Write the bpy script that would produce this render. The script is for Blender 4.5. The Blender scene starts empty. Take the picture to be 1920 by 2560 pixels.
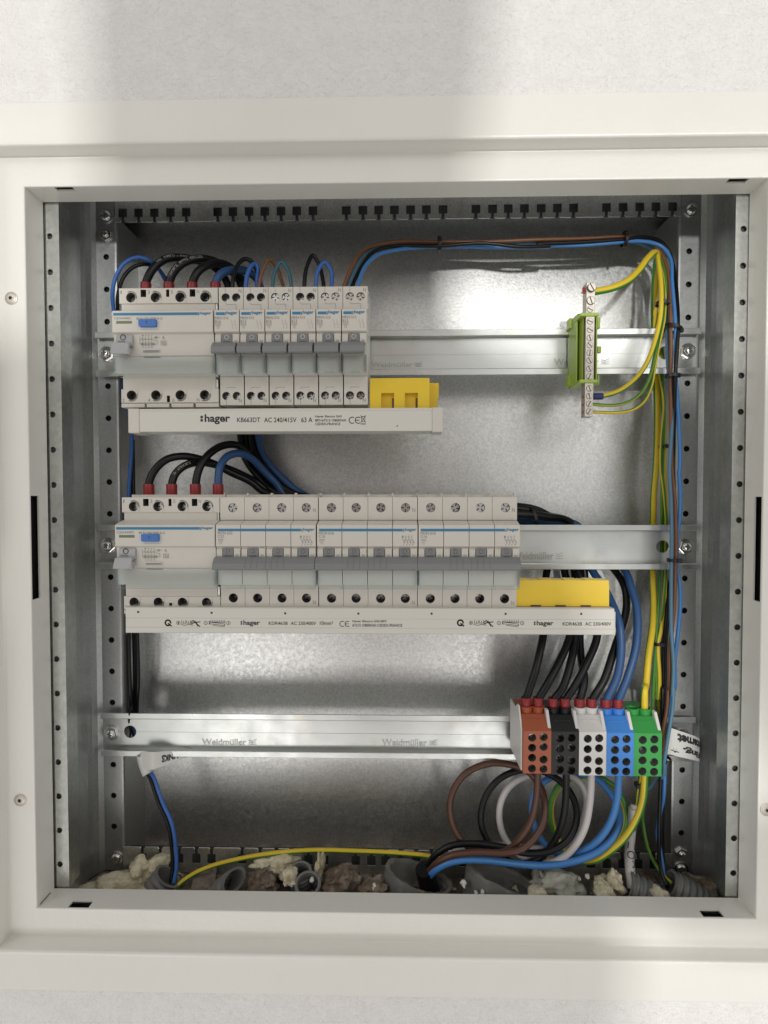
import bpy, bmesh, math, random
from mathutils import Vector, Matrix, noise
random.seed(11)
MM = 0.001
scene = bpy.context.scene
COL = scene.collection

# ------------------------------------------------------------------ camera
CAM = Vector((56.167, -418.296, 10.542))          # millimetres; y grows into the wall
PITCH, YAW, ROLL, FOC = -0.0280, -0.0221, -0.0008, 1474.09
def _axes():
    cp, sp, cy, sy = math.cos(PITCH), math.sin(PITCH), math.cos(YAW), math.sin(YAW)
    f = Vector((sy * cp, cy * cp, sp)); r = Vector((cy, -sy, 0)); u = r.cross(f)
    cr, sr = math.cos(ROLL), math.sin(ROLL)
    return r * cr + u * sr, u * cr - r * sr, f
RT, UP, FW = _axes()
cd = bpy.data.cameras.new('camera'); cam = bpy.data.objects.new('camera', cd); COL.objects.link(cam)
cd.sensor_fit = 'VERTICAL'; cd.sensor_height = 36.0; cd.lens = 36.0 * FOC / 2560.0
cd.clip_start = 0.01; cd.clip_end = 50.0
cam.matrix_world = Matrix(((RT.x, UP.x, -FW.x, CAM.x * MM), (RT.y, UP.y, -FW.y, CAM.y * MM), (RT.z, UP.z, -FW.z, CAM.z * MM), (0, 0, 0, 1)))
scene.camera = cam

# ------------------------------------------------------------------ light
w = bpy.data.worlds.new('World'); scene.world = w; w.use_nodes = True
bg = w.node_tree.nodes['Background']; bg.inputs[0].default_value = (1.0, 0.985, 0.955, 1); bg.inputs[1].default_value = 0.49
def area(name, loc, target, sx, sy, power, col):
    l = bpy.data.lights.new(name, 'AREA'); l.shape = 'RECTANGLE'; l.size = sx; l.size_y = sy; l.energy = power; l.color = col
    o = bpy.data.objects.new(name, l); COL.objects.link(o); o.location = loc
    o.rotation_euler = (Vector(target) - Vector(loc)).to_track_quat('-Z', 'Y').to_euler()
    return o
area('window_light', (1.5, -3.0, 1.10), (0.05, 0, 0), 1.3, 1.0, 9, (1.0, 0.98, 0.95))
area('left_fill', (-1.5, -1.6, 0.9), (0.05, 0, -0.05), 0.9, 0.9, 4, (1.0, 0.97, 0.92))  # weak fill added from the left
area('floor_bounce', (-0.1, -2.0, -0.95), (0.05, 0, -0.1), 1.4, 0.8, 9, (1.0, 0.96, 0.93))
area('lamp_behind', (0.12, -3.6, 0.45), (0.05, 0, 0), 0.15, 0.15, 44, (1.0, 0.98, 0.95))
scene.view_settings.view_transform = 'Standard'; scene.view_settings.look = 'None'
scene.view_settings.exposure = 0.26; scene.view_settings.gamma = 1.0
scene.cycles.max_bounces = 8; scene.cycles.transparent_max_bounces = 16
scene.cycles.use_denoising = True

# ------------------------------------------------------------------ helpers
def at(px, py, y):
    """the point of the plane at depth y (mm) that the photograph shows at pixel px, py"""
    d = FW * FOC + RT * (px - 960) - UP * (py - 1280)
    return CAM + d * ((y - CAM.y) / d.y)

class MB:
    def __init__(s): s.v = []; s.f = []; s.m = []
    def add(s, vs, fs, m=0):
        b = len(s.v); s.v += [Vector(p) for p in vs]
        for k, f in enumerate(fs):
            s.f.append([i + b for i in f]); s.m.append(m if isinstance(m, int) else m[k])
        return s
    def box(s, x0, x1, y0, y1, z0, z1, m=0):
        return s.add([(x0, y0, z0), (x1, y0, z0), (x1, y1, z0), (x0, y1, z0), (x0, y0, z1), (x1, y0, z1), (x1, y1, z1), (x0, y1, z1)],
                     [(0, 3, 2, 1), (4, 5, 6, 7), (0, 1, 5, 4), (1, 2, 6, 5), (2, 3, 7, 6), (3, 0, 4, 7)], m)
    def prism(s, poly, fa, fb, m=0):
        n = len(poly)
        return s.add([fa(*p) for p in poly] + [fb(*p) for p in poly],
                     [tuple(range(n - 1, -1, -1)), tuple(range(n, 2 * n))] + [(i, (i + 1) % n, n + (i + 1) % n, n + i) for i in range(n)], m)
    def prism_x(s, poly, x0, x1, m=0):      # poly of (y, z)
        return s.prism(poly, lambda y, z: (x0, y, z), lambda y, z: (x1, y, z), m)
    def prism_y(s, poly, y0, y1, m=0):      # poly of (x, z)
        return s.prism(poly, lambda x, z: (x, y0, z), lambda x, z: (x, y1, z), m)
    def prism_z(s, poly, z0, z1, m=0):      # poly of (x, y)
        return s.prism(poly, lambda x, y: (x, y, z0), lambda x, y: (x, y, z1), m)
    def lathe(s, c, axis, prof, n=20, m=0, caps=True):   # prof of (r, h) along axis
        a = Vector(axis).normalized(); t = Vector((0, 0, 1)) if abs(a.z) < .9 else Vector((1, 0, 0))
        e1 = a.cross(t).normalized(); e2 = a.cross(e1); c = Vector(c); vs = []; fs = []
        for r, h in prof:
            for k in range(n):
                q = 2 * math.pi * k / n; vs.append(c + a * h + (e1 * math.cos(q) + e2 * math.sin(q)) * r)
        for j in range(len(prof) - 1):
            for k in range(n):
                fs.append((j * n + k, j * n + (k + 1) % n, (j + 1) * n + (k + 1) % n, (j + 1) * n + k))
        if caps: fs += [tuple(range(n - 1, -1, -1)), tuple(range((len(prof) - 1) * n, len(prof) * n))]
        return s.add(vs, fs, m)
    def line(s, pts, wd, y, m=0, th=0.06):   # thin printed polyline in the xz plane
        for (x0, z0), (x1, z1) in zip(pts, pts[1:]):
            d = Vector((x1 - x0, z1 - z0)); L = d.length
            if L == 0: continue
            n = Vector((-d.y, d.x)) / L * wd / 2; e = d / L * wd / 2
            p = [(x0 - e.x + n.x, z0 - e.y + n.y), (x1 + e.x + n.x, z1 + e.y + n.y), (x1 + e.x - n.x, z1 + e.y - n.y), (x0 - e.x - n.x, z0 - e.y - n.y)]
            s.add([(a, y - th, b) for a, b in p], [(0, 1, 2, 3)], m)
    def text(s, t, x0, x1, z0, z1, y, m=0, rot=0, bold=0.0, th=0.06):
        vs, fs = text_geo(t, bold)
        for q in (0, 1): pass
        lo = (min(v[0] for v in vs), min(v[1] for v in vs)); hi = (max(v[0] for v in vs), max(v[1] for v in vs))
        W, H = hi[0] - lo[0], max(hi[1] - lo[1], 1e-6); out = []
        for a, b in vs:
            u, v = (a - lo[0]) / W, (b - lo[1]) / H
            if rot == 180: u, v = 1 - u, 1 - v
            elif rot == 90: u, v = 1 - v, u
            elif rot == -90: u, v = v, 1 - u
            out.append((x0 + u * (x1 - x0), y - th, z0 + v * (z1 - z0)))
        s.add(out, fs, m)
    # a face with holes: u to the right, v up, map(u, v, depth) -> point
    def hole_face(s, mp, u0, u1, v0, v1, holes, m=0, mw=1, n=20):
        holes = sorted(holes, key=lambda h: h[1]); cuts = [u0]
        for a, b in zip(holes, holes[1:]):
            ra = a[3] if a[0] == 'c' else a[3] / 2; rb = b[3] if b[0] == 'c' else b[3] / 2
            cuts.append((a[1] + ra + b[1] - rb) / 2)
        cuts.append(u1)
        for h, a, b in zip(holes, cuts, cuts[1:]): s.hole_cell(mp, a, b, v0, v1, h, m, mw, n)
    def hole_cell(s, mp, u0, u1, v0, v1, h, m=0, mw=1, n=20):
        cu, cv = h[1], h[2]
        corners = [(u0, v0), (u1, v0), (u1, v1), (u0, v1)]
        if h[0] == 'c':
            r, dp = h[3], h[4]
            an = sorted([2 * math.pi * k / n for k in range(n)] + [math.atan2(b - cv, a - cu) % (2 * math.pi) for a, b in corners])
            inn = [(cu + r * math.cos(q), cv + r * math.sin(q)) for q in an]; out = []
            for q in an:
                c, d = math.cos(q), math.sin(q); t = []
                if c > 1e-9: t.append((u1 - cu) / c)
                if c < -1e-9: t.append((u0 - cu) / c)
                if d > 1e-9: t.append((v1 - cv) / d)
                if d < -1e-9: t.append((v0 - cv) / d)
                t = min(t); out.append((cu + c * t, cv + d * t))
        else:
            wd, ht, dp = h[3], h[4], h[5]
            inn = [(cu - wd / 2, cv - ht / 2), (cu + wd / 2, cv - ht / 2), (cu + wd / 2, cv + ht / 2), (cu - wd / 2, cv + ht / 2)]; out = corners
        k = len(inn)
        vs = [mp(a, b, 0) for a, b in out] + [mp(a, b, 0) for a, b in inn] + [mp(a, b, dp) for a, b in inn]
        fs = [(i, (i + 1) % k, k + (i + 1) % k, k + i) for i in range(k)]; mi = [m] * k
        if dp:
            fs += [(k + i, k + (i + 1) % k, 2 * k + (i + 1) % k, 2 * k + i) for i in range(k)]; mi += [mw] * k
            if dp > 2.5: fs.append(tuple(2 * k + i for i in range(k))); mi.append(mw)
        s.add(vs, fs, mi)
    def hole_block(s, x0, x1, z0, z1, y0, y1, holes, m=0, mw=1, n=20):
        s.hole_face(lambda u, v, d: (u, y0 + d, v), x0, x1, z0, z1, holes, m, mw, n)
        s.add([(x0, y0, z0), (x1, y0, z0), (x1, y0, z1), (x0, y0, z1), (x0, y1, z0), (x1, y1, z0), (x1, y1, z1), (x0, y1, z1)],
              [(0, 4, 5, 1), (1, 5, 6, 2), (2, 6, 7, 3), (3, 7, 4, 0)], m)
    def tube(s, pts, r, n=12, stripe=None, turn=0.0, step=None, smooth=True, caps=True):
        P = spline(pts, step or max(1.2, r * .8)) if smooth else pts
        vs = []; fs = []; mi = []
        T = (P[1] - P[0]).normalized(); N = T.orthogonal().normalized()
        ref = Vector((0, -1, 0)); N = (ref - T * ref.dot(T)); N = N.normalized() if N.length > 1e-4 else T.orthogonal().normalized()
        L = 0; tw = []
        for i, p in enumerate(P):
            t = (P[min(i + 1, len(P) - 1)] - P[max(i - 1, 0)])
            if t.length > 1e-9: T2 = t.normalized()
            N = (N - T2 * N.dot(T2)).normalized(); q = ref - T2 * ref.dot(T2)
            if stripe is not None: N = (N + q * .6).normalized()
            B = T2.cross(N)
            if i: L += (p - P[i - 1]).length
            tw.append(L); rr = r(i / (len(P) - 1)) if callable(r) else r
            for k in range(n):
                q = 2 * math.pi * k / n + turn * L; vs.append(p + (N * math.cos(q) + B * math.sin(q)) * rr)
        for i in range(len(P) - 1):
            for k in range(n):
                fs.append((i * n + k, i * n + (k + 1) % n, (i + 1) * n + (k + 1) % n, (i + 1) * n + k))
                mi.append(0 if stripe is None else (1 if abs((((k + .5) * 360 / n - stripe + 180) % 360) - 180) < 72 else 0))
        if caps:
            fs += [tuple(range(n - 1, -1, -1)), tuple(range((len(P) - 1) * n, len(P) * n))]; mi += [0, 0]
        return s.add(vs, fs, mi)
    def ribbon_text(s, pts, r, t, s0, height, m=0, flip=False):    # print wrapped on a cable
        P = spline(pts, 0.6); D = [0]
        for a, b in zip(P, P[1:]): D.append(D[-1] + (b - a).length)
        vs, fs = text_geo(t, 0.0); hi = max(v[1] for v in vs); lo = min(v[1] for v in vs); k = height / (hi - lo); x0 = min(v[0] for v in vs); out = []
        for a, b in vs:
            d = s0 + ((a - x0) * k if not flip else -(a - x0) * k); v = (b - (hi + lo) / 2) * k * (-1 if flip else 1)
            i = 1
            while i < len(D) - 1 and D[i] < d: i += 1
            q = (d - D[i - 1]) / max(1e-6, D[i] - D[i - 1]); p = P[i - 1].lerp(P[i], q); T = (P[i] - P[i - 1]).normalized()
            N = Vector((0, -1, 0)) ; N = (N - T * N.dot(T)).normalized(); B = N.cross(T) * 1
            if B.dot(Vector((0, 0, 1))) < 0 and abs(T.x) > abs(T.z) * .2 and not flip: pass
            out.append(p + (N * math.cos(v / r) + N.cross(T) * -math.sin(v / r)) * (r + .05))
        s.add(out, fs, m)
    def build(s, name, mats, parent=None, bevel=0.0, smooth=35, loc=None, seg=2):
        me = bpy.data.meshes.new(name)
        if parent is not None: org = org_of(parent)
        else: org = Vector(loc) if loc is not None else Vector((0, 0, 0))
        me.from_pydata([tuple((p - org) * MM) for p in s.v], [], s.f)
        if not isinstance(mats, (list, tuple)): mats = [mats]
        for x in mats: me.materials.append(x)
        me.polygons.foreach_set('material_index', [min(i, len(mats) - 1) for i in s.m])
        bm = bmesh.new(); bm.from_mesh(me); bmesh.ops.recalc_face_normals(bm, faces=bm.faces)
        bm.to_mesh(me); bm.free()
        if smooth:
            me.polygons.foreach_set('use_smooth', [True] * len(me.polygons)); me.set_sharp_from_angle(angle=math.radians(smooth))
        o = bpy.data.objects.new(name, me); COL.objects.link(o)
        if parent is not None: o.parent = parent
        else: o.location = org * MM
        if bevel:
            b = o.modifiers.new('edge', 'BEVEL'); b.width = bevel * MM; b.segments = seg; b.limit_method = 'ANGLE'; b.angle_limit = math.radians(40)
            b.harden_normals = False
        return o

def org_of(o):
    p = Vector((0, 0, 0))
    while o is not None: p += Vector(o.location) / MM; o = o.parent
    return p
def spline(pts, step):
    pts = [Vector(p) for p in pts]
    if len(pts) == 2: pts = [pts[0], (pts[0] + pts[1]) / 2, pts[1]]
    E = [pts[0] * 2 - pts[1]] + pts + [pts[-1] * 2 - pts[-2]]; out = []
    for i in range(1, len(E) - 2):
        a, b, c, d = E[i - 1:i + 3]; n = max(2, int((c - b).length / step))
        t0 = 0; t1 = max(1e-3, (b - a).length ** .5); t2 = t1 + max(1e-3, (c - b).length ** .5); t3 = t2 + max(1e-3, (d - c).length ** .5)
        for k in range(n):
            t = t1 + (t2 - t1) * k / n
            A1 = a * ((t1 - t) / (t1 - t0)) + b * ((t - t0) / (t1 - t0)); A2 = b * ((t2 - t) / (t2 - t1)) + c * ((t - t1) / (t2 - t1)); A3 = c * ((t3 - t) / (t3 - t2)) + d * ((t - t2) / (t3 - t2))
            B1 = A1 * ((t2 - t) / (t2 - t0)) + A2 * ((t - t0) / (t2 - t0)); B2 = A2 * ((t3 - t) / (t3 - t1)) + A3 * ((t - t1) / (t3 - t1))
            out.append(B1 * ((t2 - t) / (t2 - t1)) + B2 * ((t - t1) / (t2 - t1)))
    out.append(pts[-1]); return out
_TG = {}
def text_geo(t, bold):
    k = (t, bold)
    if k not in _TG:
        cu = bpy.data.curves.new('t', 'FONT'); cu.body = t; cu.resolution_u = 3; cu.offset = bold; cu.space_line = .95
        o = bpy.data.objects.new('t', cu); me = bpy.data.meshes.new_from_object(o)
        _TG[k] = ([(v.co.x, v.co.y) for v in me.vertices], [tuple(p.vertices) for p in me.polygons])
        bpy.data.objects.remove(o); bpy.data.curves.remove(cu); bpy.data.meshes.remove(me)
    return _TG[k]
def tag(o, label=None, cat=None, group=None, kind=None):
    for k, v in (('label', label), ('category', cat), ('group', group), ('kind', kind)):
        if v: o[k] = v
    return o
def thing(name, label, cat, loc, group=None):
    o = bpy.data.objects.new(name, None); COL.objects.link(o); o.location = Vector(loc) * MM; o.empty_display_size = .01
    return tag(o, label, cat, group)
def inst(name, me, parent, loc, roty=0.0, rot=None):
    o = bpy.data.objects.new(name, me); COL.objects.link(o); o.parent = parent
    o.location = (Vector(loc) - org_of(parent)) * MM; o.rotation_euler = rot or (0, roty, 0); return o
def copy_tree(o, loc=None):
    c = o.copy(); COL.objects.link(c)
    if loc is not None: c.location = Vector(loc) * MM
    for ch in list(o.children):
        k = copy_tree(ch); k.parent = c
    return c

# ------------------------------------------------------------------ materials
def mat(name, col, rough=.5, metal=0.0, bump=None, spots=None, coat=0.0, spec=.5, rvar=None):
    m = bpy.data.materials.new(name); m.use_nodes = True; nt = m.node_tree; p = nt.nodes['Principled BSDF']
    p.inputs['Base Color'].default_value = (*col, 1); p.inputs['Roughness'].default_value = rough; p.inputs['Metallic'].default_value = metal
    p.inputs['Specular IOR Level'].default_value = spec; p.inputs['Coat Weight'].default_value = coat
    tc = nt.nodes.new('ShaderNodeTexCoord')
    def nz(scale, detail=3, rough=.55, stretch=None):
        n = nt.nodes.new('ShaderNodeTexNoise'); n.inputs['Scale'].default_value = scale; n.inputs['Detail'].default_value = detail; n.inputs['Roughness'].default_value = rough
        if stretch:
            mp = nt.nodes.new('ShaderNodeMapping'); mp.inputs['Scale'].default_value = stretch; nt.links.new(tc.outputs['Object'], mp.inputs[0]); nt.links.new(mp.outputs[0], n.inputs['Vector'])
        else: nt.links.new(tc.outputs['Object'], n.inputs['Vector'])
        return n
    def ramp(a, b, c0, c1):
        r = nt.nodes.new('ShaderNodeValToRGB'); r.color_ramp.elements[0].position = a; r.color_ramp.elements[1].position = b
        r.color_ramp.elements[0].color = (*c0, 1); r.color_ramp.elements[1].color = (*c1, 1); return r
    if spots:      # (scale, lo, hi, second colour)
        n = nz(spots[0], 5, .65); r = ramp(spots[1], spots[2], col, spots[3]); nt.links.new(n.outputs['Fac'], r.inputs[0]); nt.links.new(r.outputs[0], p.inputs['Base Color'])
    if rvar:       # (scale, lo roughness, hi roughness)
        n = nz(rvar[0], 4, .6); mr = nt.nodes.new('ShaderNodeMapRange'); mr.inputs[1].default_value = .3; mr.inputs[2].default_value = .7; mr.inputs[3].default_value = rvar[1]; mr.inputs[4].default_value = rvar[2]
        nt.links.new(n.outputs['Fac'], mr.inputs[0]); nt.links.new(mr.outputs[0], p.inputs['Roughness'])
    if bump:       # (scale, distance mm, strength)
        n = nz(bump[0], bump[3] if len(bump) > 3 else 3, .55); b = nt.nodes.new('ShaderNodeBump'); b.inputs['Distance'].default_value = bump[1] * MM; b.inputs['Strength'].default_value = bump[2]
        nt.links.new(n.outputs['Fac'], b.inputs['Height']); nt.links.new(b.outputs[0], p.inputs['Normal'])
    return m
K = {}
K['plaster'] = mat('plaster', (.86, .845, .83), .85, 0, (300, 4.0, .8, 4), (90, .35, .75, (.80, .785, .765)))
K['paint'] = mat('frame_paint', (.80, .785, .735), .28, 0, (260, .40, .45, 2), (14, .45, .75, (.775, .76, .71)), spec=.5)
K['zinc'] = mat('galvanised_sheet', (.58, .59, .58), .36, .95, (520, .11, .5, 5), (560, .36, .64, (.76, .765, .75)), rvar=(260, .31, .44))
K['zinc_shaded'] = mat('galvanised_shaded', (.46, .475, .47), .42, .95, (700, .05, .3, 4), (420, .35, .65, (.54, .55, .545)), rvar=(200, .38, .46))  # same galvanised sheet, colour darkened for the dimmer reflections inside
K['strip'] = mat('galvanised_strip', (.62, .63, .60), .40, 1, (300, .18, .5, 4), (240, .35, .65, (.50, .52, .50)))
K['rail'] = mat('zinc_rail', (.58, .60, .585), .34, .9, (500, .03, .25), (35, .58, .80, (.56, .53, .44)), rvar=(40, .26, .40))
K['chrome'] = mat('screw_steel', (.78, .78, .76), .22, 1, (900, .03, .4))
K['recess'] = mat('recess_shade', (.16, .17, .175), .55, .7)  # dark colour standing in for the shade behind the comb windows
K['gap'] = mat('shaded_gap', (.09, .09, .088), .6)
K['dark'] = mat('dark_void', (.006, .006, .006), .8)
K['well'] = mat('well_shade', (.10, .10, .095), .6)  # dark colour painted in for shade inside wells, slots and grooves
K['shell'] = mat('device_plastic', (.64, .61, .55), .42, 0, (1400, .03, .3), (30, .4, .8, (.61, .58, .525)))
K['cream'] = mat('busbar_plastic', (.66, .64, .585), .45, 0, (1200, .03, .3))
K['stripe'] = mat('print_blue', (.035, .20, .36), .4)
K['print'] = mat('print_grey', (.24, .23, .22), .6)
K['pale'] = mat('print_pale', (.42, .40, .375), .6)
K['ink'] = mat('print_black', (.025, .025, .025), .5)
K['lever'] = mat('lever_grey', (.215, .22, .225), .38, 0, (1400, .02, .3))
K['lever_light'] = mat('lever_light_grey', (.40, .40, .405), .38)
K['white_print'] = mat('print_white', (.75, .75, .73), .5)
K['button'] = mat('button_blue', (.055, .17, .50), .35)
K['window'] = mat('indicator_green', (.16, .19, .10), .3)
K['yellow'] = mat('cap_yellow', (.80, .56, .035), .38, 0, (300, .05, .2), (25, .5, .8, (.70, .47, .03)))
K['holder'] = mat('holder_green', (.36, .50, .07), .35)
K['bar'] = mat('nickel_bar', (.58, .54, .48), .45, .8)
K['copper'] = mat('copper_end', (.45, .06, .035), .4, .3)
K['w_black'] = mat('insulation_black', (.006, .006, .007), .34, 0, (500, .05, .2), spec=.35)
K['w_blue'] = mat('insulation_blue', (.035, .13, .42), .38, 0, (500, .05, .2))
K['w_sky'] = mat('insulation_light_blue', (.06, .225, .56), .38, 0, (500, .05, .2))
K['w_steel'] = mat('insulation_steel_blue', (.09, .20, .30), .4)
K['w_navy'] = mat('insulation_dark_blue', (.022, .075, .20), .42)
K['w_teal'] = mat('insulation_teal', (.03, .13, .17), .4)
K['w_brown'] = mat('insulation_brown', (.20, .085, .035), .4)
K['w_dkbrown'] = mat('insulation_dark_brown', (.085, .035, .02), .36)
K['w_white'] = mat('insulation_white', (.58, .55, .54), .38)
K['w_yel'] = mat('insulation_yellow', (.72, .53, .03), .38)
K['w_grn'] = mat('insulation_green', (.06, .24, .03), .38)
K['w_olive'] = mat('insulation_olive_yellow', (.40, .38, .03), .4)
K['ferrule'] = mat('ferrule_red', (.26, .018, .02), .35)
K['ferrule_blue'] = mat('ferrule_dark_blue', (.015, .025, .13), .35)
K['tie'] = mat('tie_black', (.012, .012, .012), .4)
K['b_orange'] = mat('block_orange', (.36, .088, .034), .42, 0, (700, .05, .3))
K['b_black'] = mat('block_black', (.007, .007, .008), .45, 0, (700, .05, .3))
K['b_white'] = mat('block_white', (.68, .665, .645), .42, 0, (700, .05, .3))
K['b_blue'] = mat('block_blue', (.05, .23, .64), .42, 0, (700, .05, .3))
K['b_green'] = mat('block_green', (.035, .30, .06), .42, 0, (700, .05, .3))
K['label'] = mat('label_white', (.66, .66, .63), .45, 0, (300, .1, .3))
K['conduit'] = mat('conduit_grey', (.17, .17, .165), .5, 0, (300, .1, .4), (120, .5, .7, (.22, .215, .20)))
K['conduit_dusty'] = mat('conduit_dusty_grey', (.15, .145, .135), .55, 0, (250, .15, .5), (90, .5, .75, (.27, .255, .23)))
K['foam'] = mat('foam_cream', (.74, .68, .50), .8, 0, (420, .9, .8, 6), (75, .45, .70, (.34, .27, .16)))
K['foam_grey'] = mat('foam_pale_grey', (.52, .52, .45), .7, 0, (350, .8, .6, 5), (110, .4, .7, (.30, .29, .24)))
K['mortar'] = mat('mortar_rubble', (.13, .095, .065), .95, 0, (420, 1.6, .9, 8), (110, .45, .72, (.36, .30, .24)))
K['brick'] = mat('floor_dust', (.17, .13, .10), .95, 0, (400, 1.0, .8, 6), (120, .4, .7, (.32, .28, .24)))
def clear_mat():
    m = bpy.data.materials.new('clear_plastic'); m.use_nodes = True; nt = m.node_tree; nt.nodes.clear()
    o = nt.nodes.new('ShaderNodeOutputMaterial'); t = nt.nodes.new('ShaderNodeBsdfTransparent'); g = nt.nodes.new('ShaderNodeBsdfGlossy'); x = nt.nodes.new('ShaderNodeMixShader'); f = nt.nodes.new('ShaderNodeFresnel')
    t.inputs[0].default_value = (.93, .98, .995, 1); g.inputs['Roughness'].default_value = .12; f.inputs[0].default_value = 1.5
    nt.links.new(f.outputs[0], x.inputs[0]); nt.links.new(t.outputs[0], x.inputs[1]); nt.links.new(g.outputs[0], x.inputs[2]); nt.links.new(x.outputs[0], o.inputs[0]); return m
K['clear'] = clear_mat()

# shared screw meshes, head facing -y, origin at the head's face
def mesh_of(mb, mats, name, smooth=35):
    o = mb.build(name, mats, smooth=smooth); me = o.data; bpy.data.objects.remove(o); return me
def sector(r, a0, a1, gap, n=5):
    pts = []; ca, sa = math.cos((a0 + a1) / 2), math.sin((a0 + a1) / 2); k = gap * 1.414
    pts.append((ca * k, sa * k))
    off = math.asin(min(.9, gap / r))
    for i in range(n + 1):
        a = a0 + off + (a1 - a0 - 2 * off) * i / n; pts.append((r * math.cos(a), r * math.sin(a)))
    return pts
def cross_screw(r, gap, name):
    mb = MB(); mb.lathe((0, 0.9, 0), (0, 1, 0), [(r, 0), (r, 2.5)], 18, 1)
    for k in range(4): mb.prism_y(sector(r, k * math.pi / 2, (k + 1) * math.pi / 2, gap), 0.0, 0.95, 0)
    mb.lathe((0, .35, 0), (0, 1, 0), [(r * .38, 0), (r * .38, .6)], 10, 0)
    return mesh_of(mb, [K['chrome'], K['well']], name)
def slot_screw(r, gap, name):
    mb = MB(); mb.lathe((0, 0.40, 0), (0, 1, 0), [(r * 1.16, 0), (r * 1.16, 2.0)], 18, 1)  # dark disc paints the shaded ring and slot floor
    for k in range(2):
        off = math.asin(gap / r); a0 = k * math.pi + off; a1 = (k + 1) * math.pi - off
        mb.prism_y([(r * math.cos(a0 + (a1 - a0) * i / 10), r * math.sin(a0 + (a1 - a0) * i / 10)) for i in range(11)], 0, .85, 0)
    return mesh_of(mb, [K['bar'], K['well']], name)
def pan_screw(r, name, hexr=0, washer=0):
    mb = MB(); y0 = 0.0
    if washer: mb.lathe((0, -1.0, 0), (0, 1, 0), [(washer, 0), (washer, 1.0)], 24, 0); y0 = -1.0
    if hexr: mb.lathe((0, y0 - 2.0, 0), (0, 1, 0), [(hexr * .93, 0), (hexr, .4), (hexr, 2.0)], 6, 0); y0 -= 2.0
    mb.lathe((0, y0, 0), (0, -1, 0), [(r, 0), (r, .5), (r * .92, 1.1), (r * .7, 1.6), (r * .45, 1.8)], 20, 0)
    q = r * .62; t = r * .15; yy = y0 - 1.86
    for a, b in (((-q, q), (-t, t)), ((-t, t), (-q, q))):
        mb.box(a[0], a[1], yy, yy + .5, b[0], b[1], 1) if a[1] == q else mb.box(a[0], a[1], yy - .01, yy + .5, b[0], b[1], 1)  # raised dark cross imitates the shade of a recess
    return mesh_of(mb, [K['chrome'], K['well']], name)
SCREW_BIG = cross_screw(3.15, .42, 'terminal_screw_large'); SCREW_SM = cross_screw(2.75, .38, 'terminal_screw_small')
SCREW_BLOCK = cross_screw(2.7, .45, 'terminal_screw_block')
SLOT_BIG = slot_screw(2.7, .42, 'slotted_screw_large'); SLOT_SM = slot_screw(2.0, .36, 'slotted_screw_small')
PAN = pan_screw(4.0, 'pan_screw', 0, 5.4); HEX = pan_screw(3.4, 'hex_screw', 5.6, 6.2); NUT = pan_screw(2.6, 'nut_screw', 5.0, 0)

# ------------------------------------------------------------------ wall
OX0, OX1, OZ0, OZ1 = -192.3, 297.2, -273.9, 216.4      # clear opening of the front frame
mb = MB()
a = (OX0 - 44, OX1 + 44, OZ0 - 44, OZ1 + 44); b = (-900, 1000, -900, 900); yw = -36.8
for q in ((b[0], b[1], a[3], b[3]), (b[0], b[1], b[2], a[2]), (b[0], a[0], a[2], a[3]), (a[1], b[1], a[2], a[3])):
    mb.add([(q[0], yw, q[2]), (q[1], yw, q[2]), (q[1], yw, q[3]), (q[0], yw, q[3])], [(0, 1, 2, 3)], 0)
y2 = 125
mb.add([(a[0], yw, a[2]), (a[1], yw, a[2]), (a[1], yw, a[3]), (a[0], yw, a[3]), (a[0], y2, a[2]), (a[1], y2, a[2]), (a[1], y2, a[3]), (a[0], y2, a[3])],
       [(0, 4, 5, 1), (1, 5, 6, 2), (2, 6, 7, 3), (3, 7, 4, 0), (4, 7, 6, 5)], 1)
tag(mb.build('wall', [K['plaster'], K['brick']], smooth=0), kind='structure')

# ------------------------------------------------------------------ cabinet
cab = thing('distribution_cabinet', 'open recessed steel electrical cabinet with cream painted front frame and galvanised interior', 'electrical cabinet', (52.5, -25, -274))
prof = []       # (offset outwards from the opening, y)
def arc(cx, cy, r, a0, a1, n=4):
    for i in range(n + 1):
        t = math.radians(a0 + (a1 - a0) * i / n); prof.append((cx + r * math.cos(t), cy + r * math.sin(t)))
prof.append((0, -23.8)); arc(1.2, -23.8, 1.2, 180, 270); arc(18, -26.5, 1.5, 90, 0); arc(21.9, -36, 2.4, 180, 270); arc(45.2, -36, 2.2, 270, 360); prof.append((47.4, -34.4))
mb = MB(); n = len(prof); vs = []
for o, y in prof: vs += [(OX0 - o, y, OZ0 - o), (OX1 + o, y, OZ0 - o), (OX1 + o, y, OZ1 + o), (OX0 - o, y, OZ1 + o)]
mb.add(vs, [(4 * i + k, 4 * i + (k + 1) % 4, 4 * i + 4 + (k + 1) % 4, 4 * i + 4 + k) for i in range(n - 1) for k in range(4)])
yb = -4.0; y1 = -23.8
def side(mp, u0, u1, holes):   # return flange with punched slots
    mb.hole_face(mp, u0, u1, y1, yb, holes, 0, 0)
def slot(c0, c1, y0, y1): return ('r', (c0 + c1) / 2, (y0 + y1) / 2, c1 - c0, y1 - y0, 1.2)
side(lambda u, v, d: (u, v, OZ1 + d), OX0, OX1, [slot(-173, -160.5, -23.6, -18.6), slot(272.5, 285.5, -23.6, -17.8)])
side(lambda u, v, d: (u, v, OZ0 - d), OX0, OX1, [slot(-171.5, -157, -23.4, -16.4), slot(263, 277, -23.4, -16.2)])
side(lambda u, v, d: (OX0 - d, v, u), OZ0, OZ1, [slot(-11.5, 61, -22.4, -15.5) if False else slot(-60.5, 10.5, -23.6, -14.4)])
side(lambda u, v, d: (OX1 + d, v, u), OZ0, OZ1, [slot(-60.5, 9.5, -23.0, -15.0)])
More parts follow.
